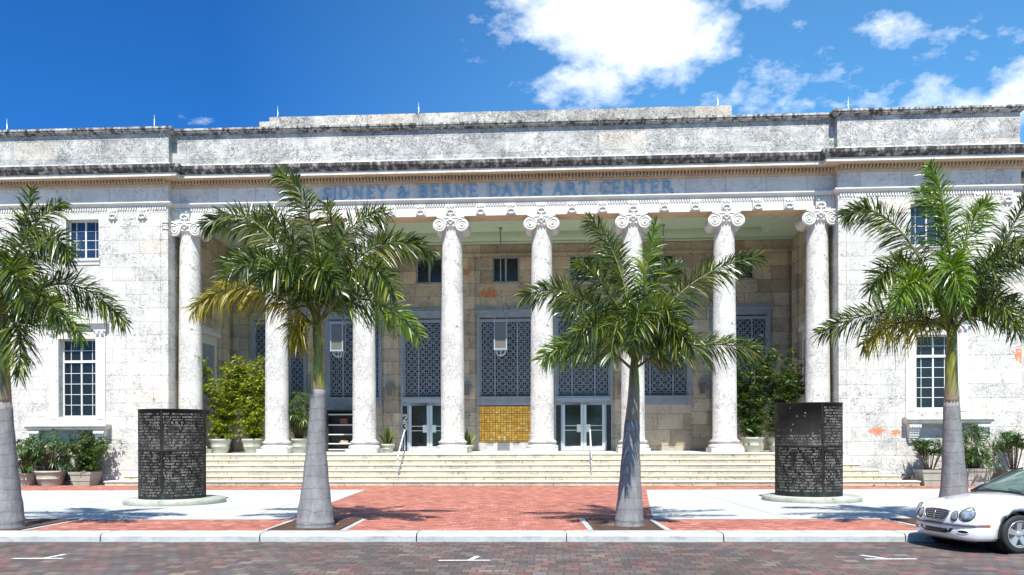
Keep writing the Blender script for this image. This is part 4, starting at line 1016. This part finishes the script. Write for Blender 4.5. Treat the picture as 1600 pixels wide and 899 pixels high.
palm('royal palm cut by the left edge of the photo, crown over the left pavilion window', 8,
     ([(6, 824, .40), (6, 806, .375), (6, 750, .285), (6, 690, .215), (5, 626, .165)], [(5, 628, .165), (5, 590, .14), (5, 540, .12), (6, 500, .10), (6, 475, .075)]),
     [((40, 380, 0), (50, 296, .1), 'g'), ((20, 360, .2), (95, 315, .4), 'g'), ((100, 385, 0), (196, 502, .1), 'g'), ((70, 440, -.3), (128, 520, -.6), 'b'), ((40, 480, -.4), (30, 585, -.8), 'g'), ((75, 310, -.5), (108, 400, -.9), 'g'),
      ((-60, 340, 0), (-160, 410, 0), 'g'), ((-50, 440, -.3), (-150, 520, -.4), 'g'), ((10, 350, -.9), (40, 470, -1.8), 'g'), ((-20, 330, .3), (-60, 280, .3), 'g'), ((55, 420, -.8), (90, 490, -1.5), 'g')], 14)

# tree grates
M_grate = flat('rusty_grate', (.085, .045, .032), .8, 0, .3)
for (x0, x1, lab) in ((-4.86, -3.42, 'brown iron tree grate round the palm by the left of the red brick walk'), (1.62, 3.02, 'brown iron tree grate round the leaning palm right of the red brick walk'), (-11.35, -9.9, 'brown iron tree grate at the foot of the leftmost palm'), (8.35, 9.8, 'brown iron tree grate beside the front of the white car')):
    cx = (x0+x1)/2; cy = (YB+YF)/2; p = kp(cx, cy, .004); t = thing('tree_grate', lab, 'tree grate', p, KR, 'tree grates'); a = (x1-x0)/2-.01; b_ = (YF-YB)/2-.02
    mb = MB()
    for r in ((-a, a, -b_, -b_+.05), (-a, a, b_-.05, b_), (-a, -a+.05, -b_+.05, b_-.05), (a-.05, a, -b_+.05, b_-.05)): mb.box(*r, 0, .022)
    k = int(2*b_/.075)
    for i in range(k):
        yy = -b_+.05+(2*b_-.1)*(i+.5)/k
        hw = math.sqrt(max(0, .46**2-(yy+ .35 if False else yy)**2)) if abs(yy) < .46 else 0
        for (u0, u1) in ((-a+.05, -hw), (hw, a-.05)) if hw else ((-a+.05, a-.05),): mb.box(u0, u1, yy-.017, yy+.017, 0, .016)
    mb.box(-.03, .03, -b_+.05, -.46, 0, .019); mb.box(-.03, .03, .46, b_-.05, 0, .019); mb.build('grate_bars', M_grate, t)
    mb = MB(); mb.box(-a, a, -b_, b_, -.02, .0015); mb.build('soil', M_bark, t)

# pots
M_pot = flat('pot_stone', (.37, .38, .31), .8, 0, .10, 5); M_soil = flat('potting_soil', (.06, .045, .03), .95)
def pot(t, r0, r1, h, square=False):
    mb = MB()
    if square: mb.frust(0, 0, 0, h-.1, r0, r0, r1*.95, r1*.95); mb.frust(0, 0, h-.1, h, r1, r1, r1*1.04, r1*1.04); mb.frust(0, 0, h*.35, h*.40, r0+(r1-r0)*.37+.012, r0+(r1-r0)*.37+.012, r0+(r1-r0)*.41+.012, r0+(r1-r0)*.41+.012)
    else: mb.lathe([(r0, 0), (r0+(r1-r0)*.45, h*.42), (r0+(r1-r0)*.46+.015, h*.44), (r0+(r1-r0)*.5+.015, h*.48), (r0+(r1-r0)*.52, h*.5), (r1*.95, h-.10), (r1, h-.095), (r1*1.03, h), (r1*.92, h), (r1*.9, h-.05)], 28, caps=False)
    weld(mb.build('pot', M_pot, t))
    mb = MB(); mb.lathe([(0, h-.055), (r1*.9, h-.05)], 20, caps=False) if not square else mb.box(-r1*.95, r1*.95, -r1*.95, r1*.95, h-.0, h+.012); mb.build('soil', M_soil, t)
def leaf(mb, p, dr, L, wd, rng, mi=0, droop=.3):
    up = Vector((rng.uniform(-.6, .6), rng.uniform(-.6, .6), 1)); s_ = dr.cross(up); s_ = s_.normalized()*wd if s_.length > .01 else Vector((wd, 0, 0))
    m_ = p+dr*L*.45; e = p+dr*L+Vector((0, 0, -L*droop)); k = len(mb.v)
    mb.v += [tuple(v) for v in (p, m_+s_, m_-s_, e)]; mb.f += [(k, k+2, k+3, k+1)]; mb.m += [mi]; mb.sm += [False]
def bush(t, h0, H, rx, ry, n_, mat, rng, L=.18, wd=.035, stems=9, lobes=None):
    """woody stems rising from the pot with leafy twigs; the leaves sit on the twigs so the outline is uneven"""
    mbS = MB(); mbL = MB(); tips = []
    for i in range(stems):
        a_ = rng.uniform(0, 2*math.pi); q = rng.uniform(.25, 1.0)**.6; top = Vector((math.cos(a_)*rx*q, math.sin(a_)*ry*q, h0+(H-h0)*rng.uniform(.62, 1.03)*(1-.25*q*q)))
        p0 = Vector((math.cos(a_)*.1, math.sin(a_)*.1, h0-.05)); p1 = Vector((top.x*.4, top.y*.4, (h0+top.z)*.55))
        mbS.tube([p0, bez(p0, p1, top, .4), bez(p0, p1, top, .7), top], [.02, .014, .01, .004], 5)
        for j in range(9):
            f = .08+.92*j/8; b_ = bez(p0, p1, top, f)
            for q2 in range(3):
                e = b_+Vector((rng.gauss(0, 1)*rx*.30, rng.gauss(0, 1)*ry*.30, rng.uniform(-.12, .26)*(H-h0)*.38)); mbS.tube([b_, (b_+e)/2+Vector((0, 0, .03)), e], [.007, .005, .002], 4); tips.append((b_, e))
    per = max(1, n_//len(tips))
    for b_, e in tips:
        for k in range(per):
            f = rng.uniform(.15, 1.05); p = b_.lerp(e, f)+Vector((rng.gauss(0, .035), rng.gauss(0, .035), rng.gauss(0, .035)))
            a_ = rng.uniform(0, 2*math.pi); dr = Vector((math.cos(a_), math.sin(a_), rng.uniform(-.5, .6))).normalized(); leaf(mbL, p, dr, L*rng.uniform(.6, 1.25), wd*rng.uniform(.7, 1.2), rng)
    mbS.build('stems', M_bark, t); mbL.build('foliage', mat, t)
def fanplant(t, h0, H, rx, n_, mat, rng, L=.34, wd=.026, blades=9):
    mbS = MB(); mbL = MB()
    for i in range(n_):
        a_ = rng.uniform(0, 2*math.pi); q = rng.uniform(.1, 1); zz = h0+(H-h0)*rng.uniform(.15, .92)*(1-.35*q*q)
        p0 = Vector((math.cos(a_)*.12, math.sin(a_)*.12, h0-.05)); p2 = Vector((math.cos(a_)*rx*q*.8, math.sin(a_)*rx*q*.8, zz)); p1 = Vector((p2.x*.4, p2.y*.4, h0+(zz-h0)*.8))
        mbS.tube([p0, bez(p0, p1, p2, .5), p2], [.012, .009, .005], 4)
        ax = (p2-p1).normalized() if (p2-p1).length > .01 else Vector((0, 0, 1))
        for k in range(blades):
            b_ = 2*math.pi*k/blades+rng.uniform(-.2, .2); sd = ax.orthogonal().normalized(); s2 = ax.cross(sd); dr = (sd*math.cos(b_)+s2*math.sin(b_)+ax*.55).normalized(); leaf(mbL, p2, dr, L*rng.uniform(.75, 1.15), wd, rng, 0, .35)
    mbS.build('stems', M_bark, t); mbL.build('foliage', mat, t)
def blades(t, h0, H, rx, n_, mat, rng, wd=.03):
    mb = MB()
    for i in range(n_):
        a_ = rng.uniform(0, 2*math.pi); q = rng.uniform(0, 1); p = Vector((math.cos(a_)*rx*.25*q, math.sin(a_)*rx*.25*q, h0-.03)); e = Vector((math.cos(a_)*rx*q, math.sin(a_)*rx*q, h0+(H-h0)*rng.uniform(.5, 1)*(1-.35*q)))
        m_ = p.lerp(e, .5)+Vector((0, 0, .06)); s_ = Vector((-math.sin(a_+1), math.cos(a_+1), 0))*wd; k = len(mb.v)
        mb.v += [tuple(v) for v in (p+s_*.7, p-s_*.7, m_+s_, m_-s_, e)]; mb.f += [(k, k+1, k+3, k+2), (k+2, k+3, k+4)]; mb.m += [0, 0]; mb.sm += [True, True]
    mb.build('foliage', mat, t)
def zf(ypx, d): return EYE+(YH-ypx)*d/F
# ground level pots, left group
def gp(x, wd, lab, seed, style, hpx, rxpx, mat, square=False, potpx=22, rwpx=19, group='potted plants at the foot of the pavilions'):
    u = U(x, wd); p = W(u, wd, 0); t = thing('potted_plant', lab, 'potted plant', p, -TH, group); s_ = (YC+wd)/F
    h = potpx*s_; r1 = rwpx*s_; pot(t, r1*.72, r1, h, square); rng = random.Random(seed)
    if style == 'fan': fanplant(t, h, hpx*s_, rxpx*s_, 80, mat, rng, .36, .03)
    elif style == 'bush': bush(t, h, hpx*s_, rxpx*s_, rxpx*s_*.8, 3600, mat, rng, .16, .03)
    elif style == 'rosette':
        mbS = MB()
        for i in range(17):
            a_ = rng.uniform(0, 6.28); q = rng.uniform(.15, 1)*rxpx*s_*.62; z_ = h+(hpx*s_-h)*rng.uniform(.45, .85); c_ = Vector((math.cos(a_)*q, math.sin(a_)*q, z_)); mbS.tube([(c_.x*.3, c_.y*.3, h-.05), (c_.x*.7, c_.y*.7, (h+z_)/2), tuple(c_)], .016, 5)
            for k in range(34):
                b_ = rng.uniform(0, 6.28); dr = Vector((math.cos(b_), math.sin(b_), rng.uniform(-.15, 1.3))).normalized(); leaf(mbS, c_+Vector((0, 0, rng.uniform(-.1, .05))), dr, (.40)*rng.uniform(.7, 1.1), .022, rng, 1, .15)
        mbS.build('foliage', [M_bark, mat], t)
gp(41, -1.55, 'leftmost potted plant of the left group, partly hidden by the palm trunk', 1, 'fan', 84, 32, L_fern, potpx=20, rwpx=17)
gp(79, -1.65, 'middle potted plant of the left group, wide dark fan leaves', 2, 'fan', 94, 46, L_fern, potpx=24, rwpx=23)
gp(134, -1.6, 'right potted plant of the left group, light green bushy leaves', 4, 'bush', 92, 38, L_bushd, square=True, potpx=22, rwpx=18)
gp(1452, -1.6, 'potted plant with thin spiky rosettes and brown leaves, left of the right palm trunk', 5, 'rosette', 74, 36, L_fern, square=True, potpx=24, rwpx=17)
gp(1521, -1.6, 'potted plant with dense dark fan leaves, right of the right palm trunk', 6, 'fan', 100, 46, L_fern, square=True, potpx=26, rwpx=19)
gp(1584, -1.6, 'potted plant with tall spiky rosettes behind the car windscreen', 8, 'rosette', 84, 34, L_fern, square=True, potpx=24, rwpx=18)
p = W(U(1419, -1.5), -1.5, 0); o = thing('spiky_plant', 'low greyish spiky plant at the right end of the steps', 'plant', p); blades(o, 0.02, .62, .36, 90, L_grey, random.Random(3), .018)
# porch plants
def pp(x, wd, lab, seed, hpx, rxpx, mat, style='bush', nl=4200, potpx=23, rwpx=17, L=.2, lift=0):
    u = U(x, wd); p = W(u, wd, FL); t = thing('potted_plant', lab, 'potted plant', p, -TH, 'potted plants on the porch'); s_ = (YC+wd)/F
    h = potpx*s_; r1 = rwpx*s_; pot(t, r1*.66, r1, h); rng = random.Random(seed)
    if style == 'bush': bush(t, h, hpx*s_, rxpx*s_, rxpx*s_*.7, nl, mat, rng, L, .04, stems=13)
    elif style == 'fan': fanplant(t, h, hpx*s_, rxpx*s_, 130, mat, rng, .30, .028)
    else: blades(t, h, hpx*s_, rxpx*s_, 60, mat, rng, .035)
pp(344, .9, 'tall yellow-green bush in a pot beside the left end column', 21, 172, 44, L_bushy, nl=5200)
pp(395, 1.0, 'yellow-green bush in a pot just left of the second column', 22, 168, 38, L_bushy, nl=5200)
pp(467, .8, 'dark green leafy plant in a pot behind the grey palm trunk', 23, 104, 34, L_bushd, style='fan')
pp(605, 1.4, 'small spear leaved plant in a pot left of the numbered doors', 24, 52, 16, L_snake, 'blade', potpx=14, rwpx=12)
pp(731, 1.6, 'small spear leaved plant mostly hidden behind the centre column', 25, 44, 15, L_snake, 'blade', potpx=12, rwpx=9)
pp(1176, .9, 'tall green bush in a pot right of the seventh column', 26, 180, 46, L_bushd, nl=6000)
pp(1216, 1.2, 'green bush in a pot behind the right bronze cylinder', 27, 168, 40, L_bushd, nl=4600)

# ------------------------------------------------------------ car
def fin(o):   # recalc normals
    bm = bmesh.new(); bm.from_mesh(o.data); bmesh.ops.remove_doubles(bm, verts=bm.verts, dist=1e-4); bmesh.ops.recalc_face_normals(bm, faces=bm.faces); bm.to_mesh(o.data); bm.free(); return o
M_paintw = flat('white_car_paint', (.76, .76, .735), .2, 0, .02, 1, coat=.8)
M_chrome = flat('chrome', (.75, .76, .78), .12, .95, .03); M_rub = flat('tyre_rubber', (.02, .02, .021), .75, 0, .2, 30)
M_carglass = flat('car_glass', (.10, .16, .15), .03, 0, .25, 2); M_strip = flat('bumper_strip', (.15, .14, .155), .45)
M_lens = flat('headlight_lens', (.30, .34, .38), .04, .35, .35, 14); M_orange = flat('orange_marker', (.50, .06, .02), .3); M_blk = flat('black_trim', (.012, .012, .013), .35)
M_grill = flat('car_grille', (.035, .035, .04), .35, .3); M_rim = flat('alloy_rim', (.50, .50, .52), .3, .6)
CARP = (7.46, 14.66, -.15); CARR = R(11.0)
car = thing('parked_car', 'white car parked at the kerb, cut by the right edge, with oval headlights', 'car', CARP, CARR)
car.scale = (1.07, 1.03, 1.03)
# car local: +x towards the rear, y across (negative = street side), z up; nose at x = 0
import functools
def interp(tab, x):
    if x <= tab[0][0]: return tab[0][1]
    for (a, va), (b, vb) in zip(tab, tab[1:]):
        if x <= b:
            f = (x-a)/(b-a); f = f*f*(3-2*f)*.35+f*.65; return va+(vb-va)*f
    return tab[-1][1]
HWp = [(0, .30), (.02, .42), (.06, .56), (.12, .67), (.22, .765), (.40, .825), (.7, .85), (1.2, .862), (3.4, .86), (4.0, .83), (4.3, .78), (4.5, .66), (4.57, .45)]
TOP = [(0, .55), (.05, .655), (.12, .725), (.22, .77), (.4, .812), (.7, .856), (1.0, .892), (1.3, .925), (1.6, .945), (3.6, .965), (4.2, .95), (4.5, .88), (4.57, .70)]
BOT = [(0, .29), (.06, .215), (.2, .19), (.6, .19), (4.2, .22), (4.5, .30), (4.57, .42)]
xs = [0, .02, .05, .09, .14, .2, .28, .38, .5, .65, .8, 1.0, 1.2, 1.4, 1.6, 1.9, 2.3, 2.7, 3.1, 3.5, 3.9, 4.2, 4.4, 4.5, 4.57]
sec = []
for x_ in xs:
    hw, tz, bz = interp(HWp, x_), interp(TOP, x_), interp(BOT, x_)
    H = tz-bz; sh = min(.09, H*.3)
    # half section from the bottom centre to the top centre
    half = [(0, bz), (hw*.6, bz), (hw*.93, bz+.015), (hw*.985, bz+H*.10), (hw, bz+H*.30), (hw*.998, bz+H*.50), (hw*.982, bz+H*.68), (hw*.95, tz-sh*.75), (hw*.88, tz-sh*.28), (hw*.74, tz-sh*.06), (hw*.5, tz+.012), (hw*.25, tz+.024), (0, tz+.028)]
    full = [(-y, z) for y, z in half]+[(y, z) for y, z in half[-2:0:-1]]
    sec.append([(x_, y, z) for y, z in full])
k = len(sec[0]); mb = MB(); vs = [p for s_ in sec for p in s_]
mb.mesh(vs, [(i*k+j, i*k+(j+1) % k, (i+1)*k+(j+1) % k, (i+1)*k+j) for i in range(len(sec)-1) for j in range(k)]+[tuple(range(k-1, -1, -1)), tuple((len(sec)-1)*k+j for j in range(k))], 0, True)
body = fin(mb.build('car_body', M_paintw, car))
WX = (.86, 3.55); WR = .315
mbc = MB()
for wx in WX:
    for sy in (-1, 1): mbc.lathe([(.385, -.15), (.385, .35)], 32, M=Matrix.Translation((wx, sy*.72 if sy > 0 else -.72, .315)) @ Matrix.Rotation(R(-90 if sy > 0 else 90), 4, 'X'))
cut = fin(mbc.build('cutter', M_blk))
cut.parent = car
md = body.modifiers.new('arch', 'BOOLEAN'); md.operation = 'DIFFERENCE'; md.object = cut; md.solver = 'EXACT'
bpy.context.view_layer.update()
me = bpy.data.meshes.new_from_object(body.evaluated_get(bpy.context.evaluated_depsgraph_get())); body.modifiers.clear(); body.data = me
bpy.data.objects.remove(cut, do_unlink=True)
# wheels
for wi, wx in enumerate(WX):
    for sy in (-1, 1):
        M = Matrix.Rotation(R(90 if sy < 0 else -90), 4, 'X')
        mb = MB(); mb.lathe([(.20, .085), (.225, .10), (.285, .105), (.308, .085), (.316, .05), (.316, -.08), (.30, -.11), (.2, -.11)], 40, caps=False, M=M)
        for q in range(48):
            a_ = 2*math.pi*q/48; mb.box(.313, .3205, -.006, .012, -.07, .055, 0, M @ Matrix.Rotation(a_, 4, 'Z'))
        ty = mb.build('wheel', M_rub, car, (wx, sy*.755, .32))
        mb = MB(); mb.lathe([(.205, .095), (.215, .105), (.225, .102), (.218, .085), (.19, .06), (.19, -.08), (.15, -.085), (0, -.085)], 40, caps=False, M=M)
        for q in range(5):
            a_ = 2*math.pi*q/5+.3; Mq = M @ Matrix.Rotation(a_, 4, 'Z')
            vs = [(.03, -.035, .07), (.03, .035, .07), (.205, .05, .088), (.205, -.05, .088), (.03, -.035, .03), (.03, .035, .03), (.205, .05, .05), (.205, -.05, .05)]
            mb.mesh(vs, [(0, 3, 2, 1), (4, 5, 6, 7), (0, 1, 5, 4), (1, 2, 6, 5), (2, 3, 7, 6), (3, 0, 4, 7)], 0, False, Mq)
        mb.lathe([(.05, .03), (.05, .08), (.035, .092), (0, .094)], 16, M=M, caps=False)
        mb.build('rim', M_rim, ty)
        mb = MB(); mb.lathe([(.383, -.02), (.383, .40), (0, .40)], 32, caps=False, M=Matrix.Rotation(R(-90 if sy < 0 else 90), 4, 'X')); mb.build('wheel_arch', M_blk, car, (wx, sy*.85, .315))
# greenhouse: glass prism and roof shell
gz = [(1.22, .935, .70, .02), (1.55, 1.10, .665, .05), (1.95, 1.285, .61, .07), (2.15, 1.33, .60, .075), (2.7, 1.355, .59, .08), (3.2, 1.30, .585, .08), (3.6, 1.15, .62, .06), (3.95, .97, .66, .02)]
sec = []
for x_, z_, hw, cr in gz:
    zb = interp(TOP, x_)-.03
    sec.append([(x_, -.76, zb), (x_, -(.76*.35+hw*.65), zb+(z_-zb)*.55), (x_, -hw, z_-.035), (x_, -hw*.9, z_), (x_, -hw*.4, z_+cr*.45), (x_, hw*.4, z_+cr*.45), (x_, hw*.9, z_), (x_, hw, z_-.035), (x_, .76*.35+hw*.65, zb+(z_-zb)*.55), (x_, .76, zb)])
k = 10; mb = MB(); vs = [p for s_ in sec for p in s_]
mb.mesh(vs, [(i*k+j, i*k+j+1, (i+1)*k+j+1, (i+1)*k+j) for i in range(len(sec)-1) for j in range(k-1)]+[tuple(range(k)), tuple((len(sec)-1)*k+j for j in range(k))], 0, True)
fin(mb.build('windscreen_and_windows', M_carglass, car))
mb = MB()
def shift(p, o=.008): return (p[0], p[1]*(1+o), p[2]+o)
# roof panel (stations 3..5) and pillars
for i in (2, 3, 4):
    for j in (2, 3, 4, 5, 6): mb.face([shift(sec[i][j]), shift(sec[i][j+1]), shift(sec[i+1][j+1]), shift(sec[i+1][j])], 0, True)
fin(mb.build('roof', M_paintw, car))
for s_ in (-1, 1):
    ix = (0, 1, 2, 3) if s_ < 0 else (9, 8, 7, 6)
    mb = MB(); pA = [Vector(sec[0][3 if s_ < 0 else 6]), Vector(sec[1][3 if s_ < 0 else 6]), Vector(sec[2][3 if s_ < 0 else 6]), Vector(sec[3][3 if s_ < 0 else 6])]
    mb.tube([p+Vector((0, s_*.02, .004)) for p in pA], .028, 6); mb.build('windscreen_pillar', M_blk, car)
mb = MB(); mb.tube([(1.20, -.66, .945), (1.16, -.3, .965), (1.15, 0, .975), (1.16, .3, .965), (1.20, .66, .945)], .022, 6); mb.build('wiper_cowl', M_blk, car)
mb = MB(); mb.tube([(1.22, -.5, .965), (1.30, -.1, 1.02)], .008, 4); mb.tube([(1.22, .1, .975), (1.30, .5, 1.0)], .008, 4); mb.build('wiper', M_blk, car)
# points on the body surface near the nose
from mathutils.bvhtree import BVHTree
bmt = bmesh.new(); bmt.from_mesh(body.data); tree = BVHTree.FromBMesh(bmt)
def onbody(y, z, dr=(1, 0, 0)):
    hit = tree.ray_cast(Vector((-1, y, z)), Vector(dr)); return hit[0] if hit[0] else Vector((.3, y, z))
def patch(name, outline, mat, off=.008, thick=.01, rim=None, ang=0, lift=None):
    """outline of (y,z) points, laid on the front of the body"""
    P = [onbody(y, z) for y, z in outline]; c_ = sum(P, Vector())/len(P); cc = onbody(sum(p[0] for p in outline)/len(outline), sum(p[1] for p in outline)/len(outline))
    P = [p+Vector((-off, 0, 0)) for p in P]; cc = cc+Vector((-off-(lift or 0), 0, 0)); k = len(P); mb = MB()
    mid = [(p+cc)/2+Vector((-(lift or 0)*.4, 0, 0)) for p in P]
    mid = [Vector((min(q.x, onbody(q.y, q.z).x-off), q.y, q.z)) for q in mid]; cc.x = min(cc.x, onbody(cc.y, cc.z).x-off)
    mb.mesh(P+mid+[cc]+[p+Vector((.03, 0, 0)) for p in P], [(i, (i+1) % k, k+(i+1) % k, k+i) for i in range(k)]+[(k+i, k+(i+1) % k, 2*k) for i in range(k)]+[(i, 2*k+1+i, 2*k+1+(i+1) % k, (i+1) % k) for i in range(k)], 0, True)
    o = fin(mb.build(name, mat, car))
    if rim:
        mb = MB(); mb.tube([tuple(p) for p in P]+[tuple(P[0])], rim[1], 5); mb.build('trim_ring', rim[0], o)
    return o
def oval(cy, cz, ry, rz, k=22): return [(cy+ry*math.cos(2*math.pi*i/k), cz+rz*math.sin(2*math.pi*i/k)) for i in range(k)]
def arcstrip(name, ztab, y0, y1, z0, z1, mat, off=.012, k=26, ext=0):
    """horizontal band wrapped round the nose between heights z0 and z1"""
    mb = MB(); vs = []
    for i in range(k+1):
        y = y0+(y1-y0)*i/k
        for z_, o_ in ((z0, off*.3), (z0+.012, off), (z1-.012, off), (z1, off*.3)): p = onbody(y, z_); vs.append((p.x-o_, p.y, z_))
    mb.mesh(vs, [(i*4+j, i*4+j+1, (i+1)*4+j+1, (i+1)*4+j) for i in range(k) for j in range(3)], 0, True); return fin(mb.build(name, mat, car))
for s_ in (-1, 1):
    o = patch('headlight', oval(s_*.60, .638, .105, .112), M_lens, .006, lift=.02, rim=(M_blk, .007))
    o = patch('headlight', oval(s_*.410, .600, .066, .085), M_lens, .006, lift=.018, rim=(M_blk, .006))
gr = [(-.30, .672), (-.15, .692), (0, .697), (.15, .692), (.30, .672), (.275, .58), (.20, .510), (0, .498), (-.20, .510), (-.275, .58)]
o = patch('front_grille', gr, M_grill, .012, rim=(M_chrome, .009))
mb = MB()
for i in range(5):
    z_ = .528+i*.033; hw = .21+.07*min(1, (z_-.5)/.1)
    mb.tube([(onbody(y, z_).x-.032, y, z_) for y in [hw*(q/6-1) for q in range(13)]],   .0045, 4)
mb.tube([(onbody(0, z_).x-.036, 0, z_) for z_ in (.51, .60, .685)], .007, 4); mb.build('grille_slats', M_chrome, o)
arcstrip('bumper_strip', None, -.80, .80, .435, .478, M_strip, .022, 40)
patch('lower_intake', [(-.40, .395), (0, .375), (.40, .395), (.35, .33), (.24, .30), (-.24, .30), (-.35, .33)], M_blk, .006)
for s_ in (-1, 1): patch('fog_light', oval(s_*.56, .345, .085, .03, 14), M_blk, .006, rim=(M_paintw, .005))
# side marker on the street side bumper corner
def onside(x, z, s_=-1):
    h = tree.ray_cast(Vector((x, s_*2, z)), Vector((0, -s_, 0))); return h[0] if h[0] else Vector((x, s_*.85, z))
for s_ in (-1, 1):
    mb = MB(); P = [onside(x, z, s_)+Vector((-.003, s_*.006, 0)) for x, z in ((.20, .44), (.36, .44), (.36, .48), (.20, .48))]; mb.mesh(P+[p-Vector((0, s_*.02, 0)) for p in P], [(0, 1, 2, 3), (0, 4, 5, 1), (1, 5, 6, 2), (2, 6, 7, 3), (3, 7, 4, 0)]); fin(mb.build('side_marker', M_orange, car))
    # waist strip and door seams, mirror
    mb = MB(); mb.tube([onside(x, .50, s_)+Vector((0, s_*.004, 0)) for x in (1.30, 1.7, 2.2, 2.7, 3.1)], .012, 4); mb.build('side_strip', M_strip, car)
    mb = MB(); mb.tube([onside(1.32, z, s_)+Vector((0, s_*.001, 0)) for z in (.3, .5, .7, .88)], .004, 4); mb.tube([onside(2.6, z, s_)+Vector((0, s_*.001, 0)) for z in (.3, .5, .7, .88)], .004, 4); mb.build('door_seam', M_blk, car)
    mb = MB(); mb.box(1.55, 1.67, min(s_*.82, s_*1.0), max(s_*.82, s_*1.0), .95, 1.07); mb.build('side_mirror', M_paintw, car)
# ornament: ring with a three pointed star on the hood
hz_ = tree.ray_cast(Vector((.20, 0, 3)), Vector((0, 0, -1)))[0]
mb = MB(); c_ = hz_+Vector((0, 0, .062))
mb.tube([c_+Vector((0, .035*math.cos(a_), .035*math.sin(a_))) for a_ in [2*math.pi*i/20 for i in range(21)]], .004, 5)
for i in range(3):
    a_ = R(90+120*i); mb.tube([c_, c_+Vector((0, .034*math.cos(a_), .034*math.sin(a_)))], [.006, .002], 4)
mb.tube([hz_, c_-Vector((0, 0, .035))], [.007, .004], 5); mb.build('hood_ornament', M_chrome, car)
# hood seam
for s_ in (-1, 1):
    pts = []; mb = MB()
    for x_ in (.16, .25, .4, .6, .85, 1.1, 1.25):
        y_ = s_*interp(HWp, x_)*.80; h = tree.ray_cast(Vector((x_, y_, 3)), Vector((0, 0, -1))); pts.append(h[0]+Vector((0, 0, .0005)) if h[0] else Vector((x_, y_, .8)))
    mb.tube(pts, .003, 4); mb.build('hood_seam', M_blk, car)
bmt.free()
mb = MB(); mb.box(.2, 4.3, -.6, .6, .17, .26); mb.build('underbody', M_blk, car)

# ------------------------------------------------------------ render
sc.render.engine = 'CYCLES'
sc.cycles.max_bounces = 7; sc.cycles.diffuse_bounces = 4
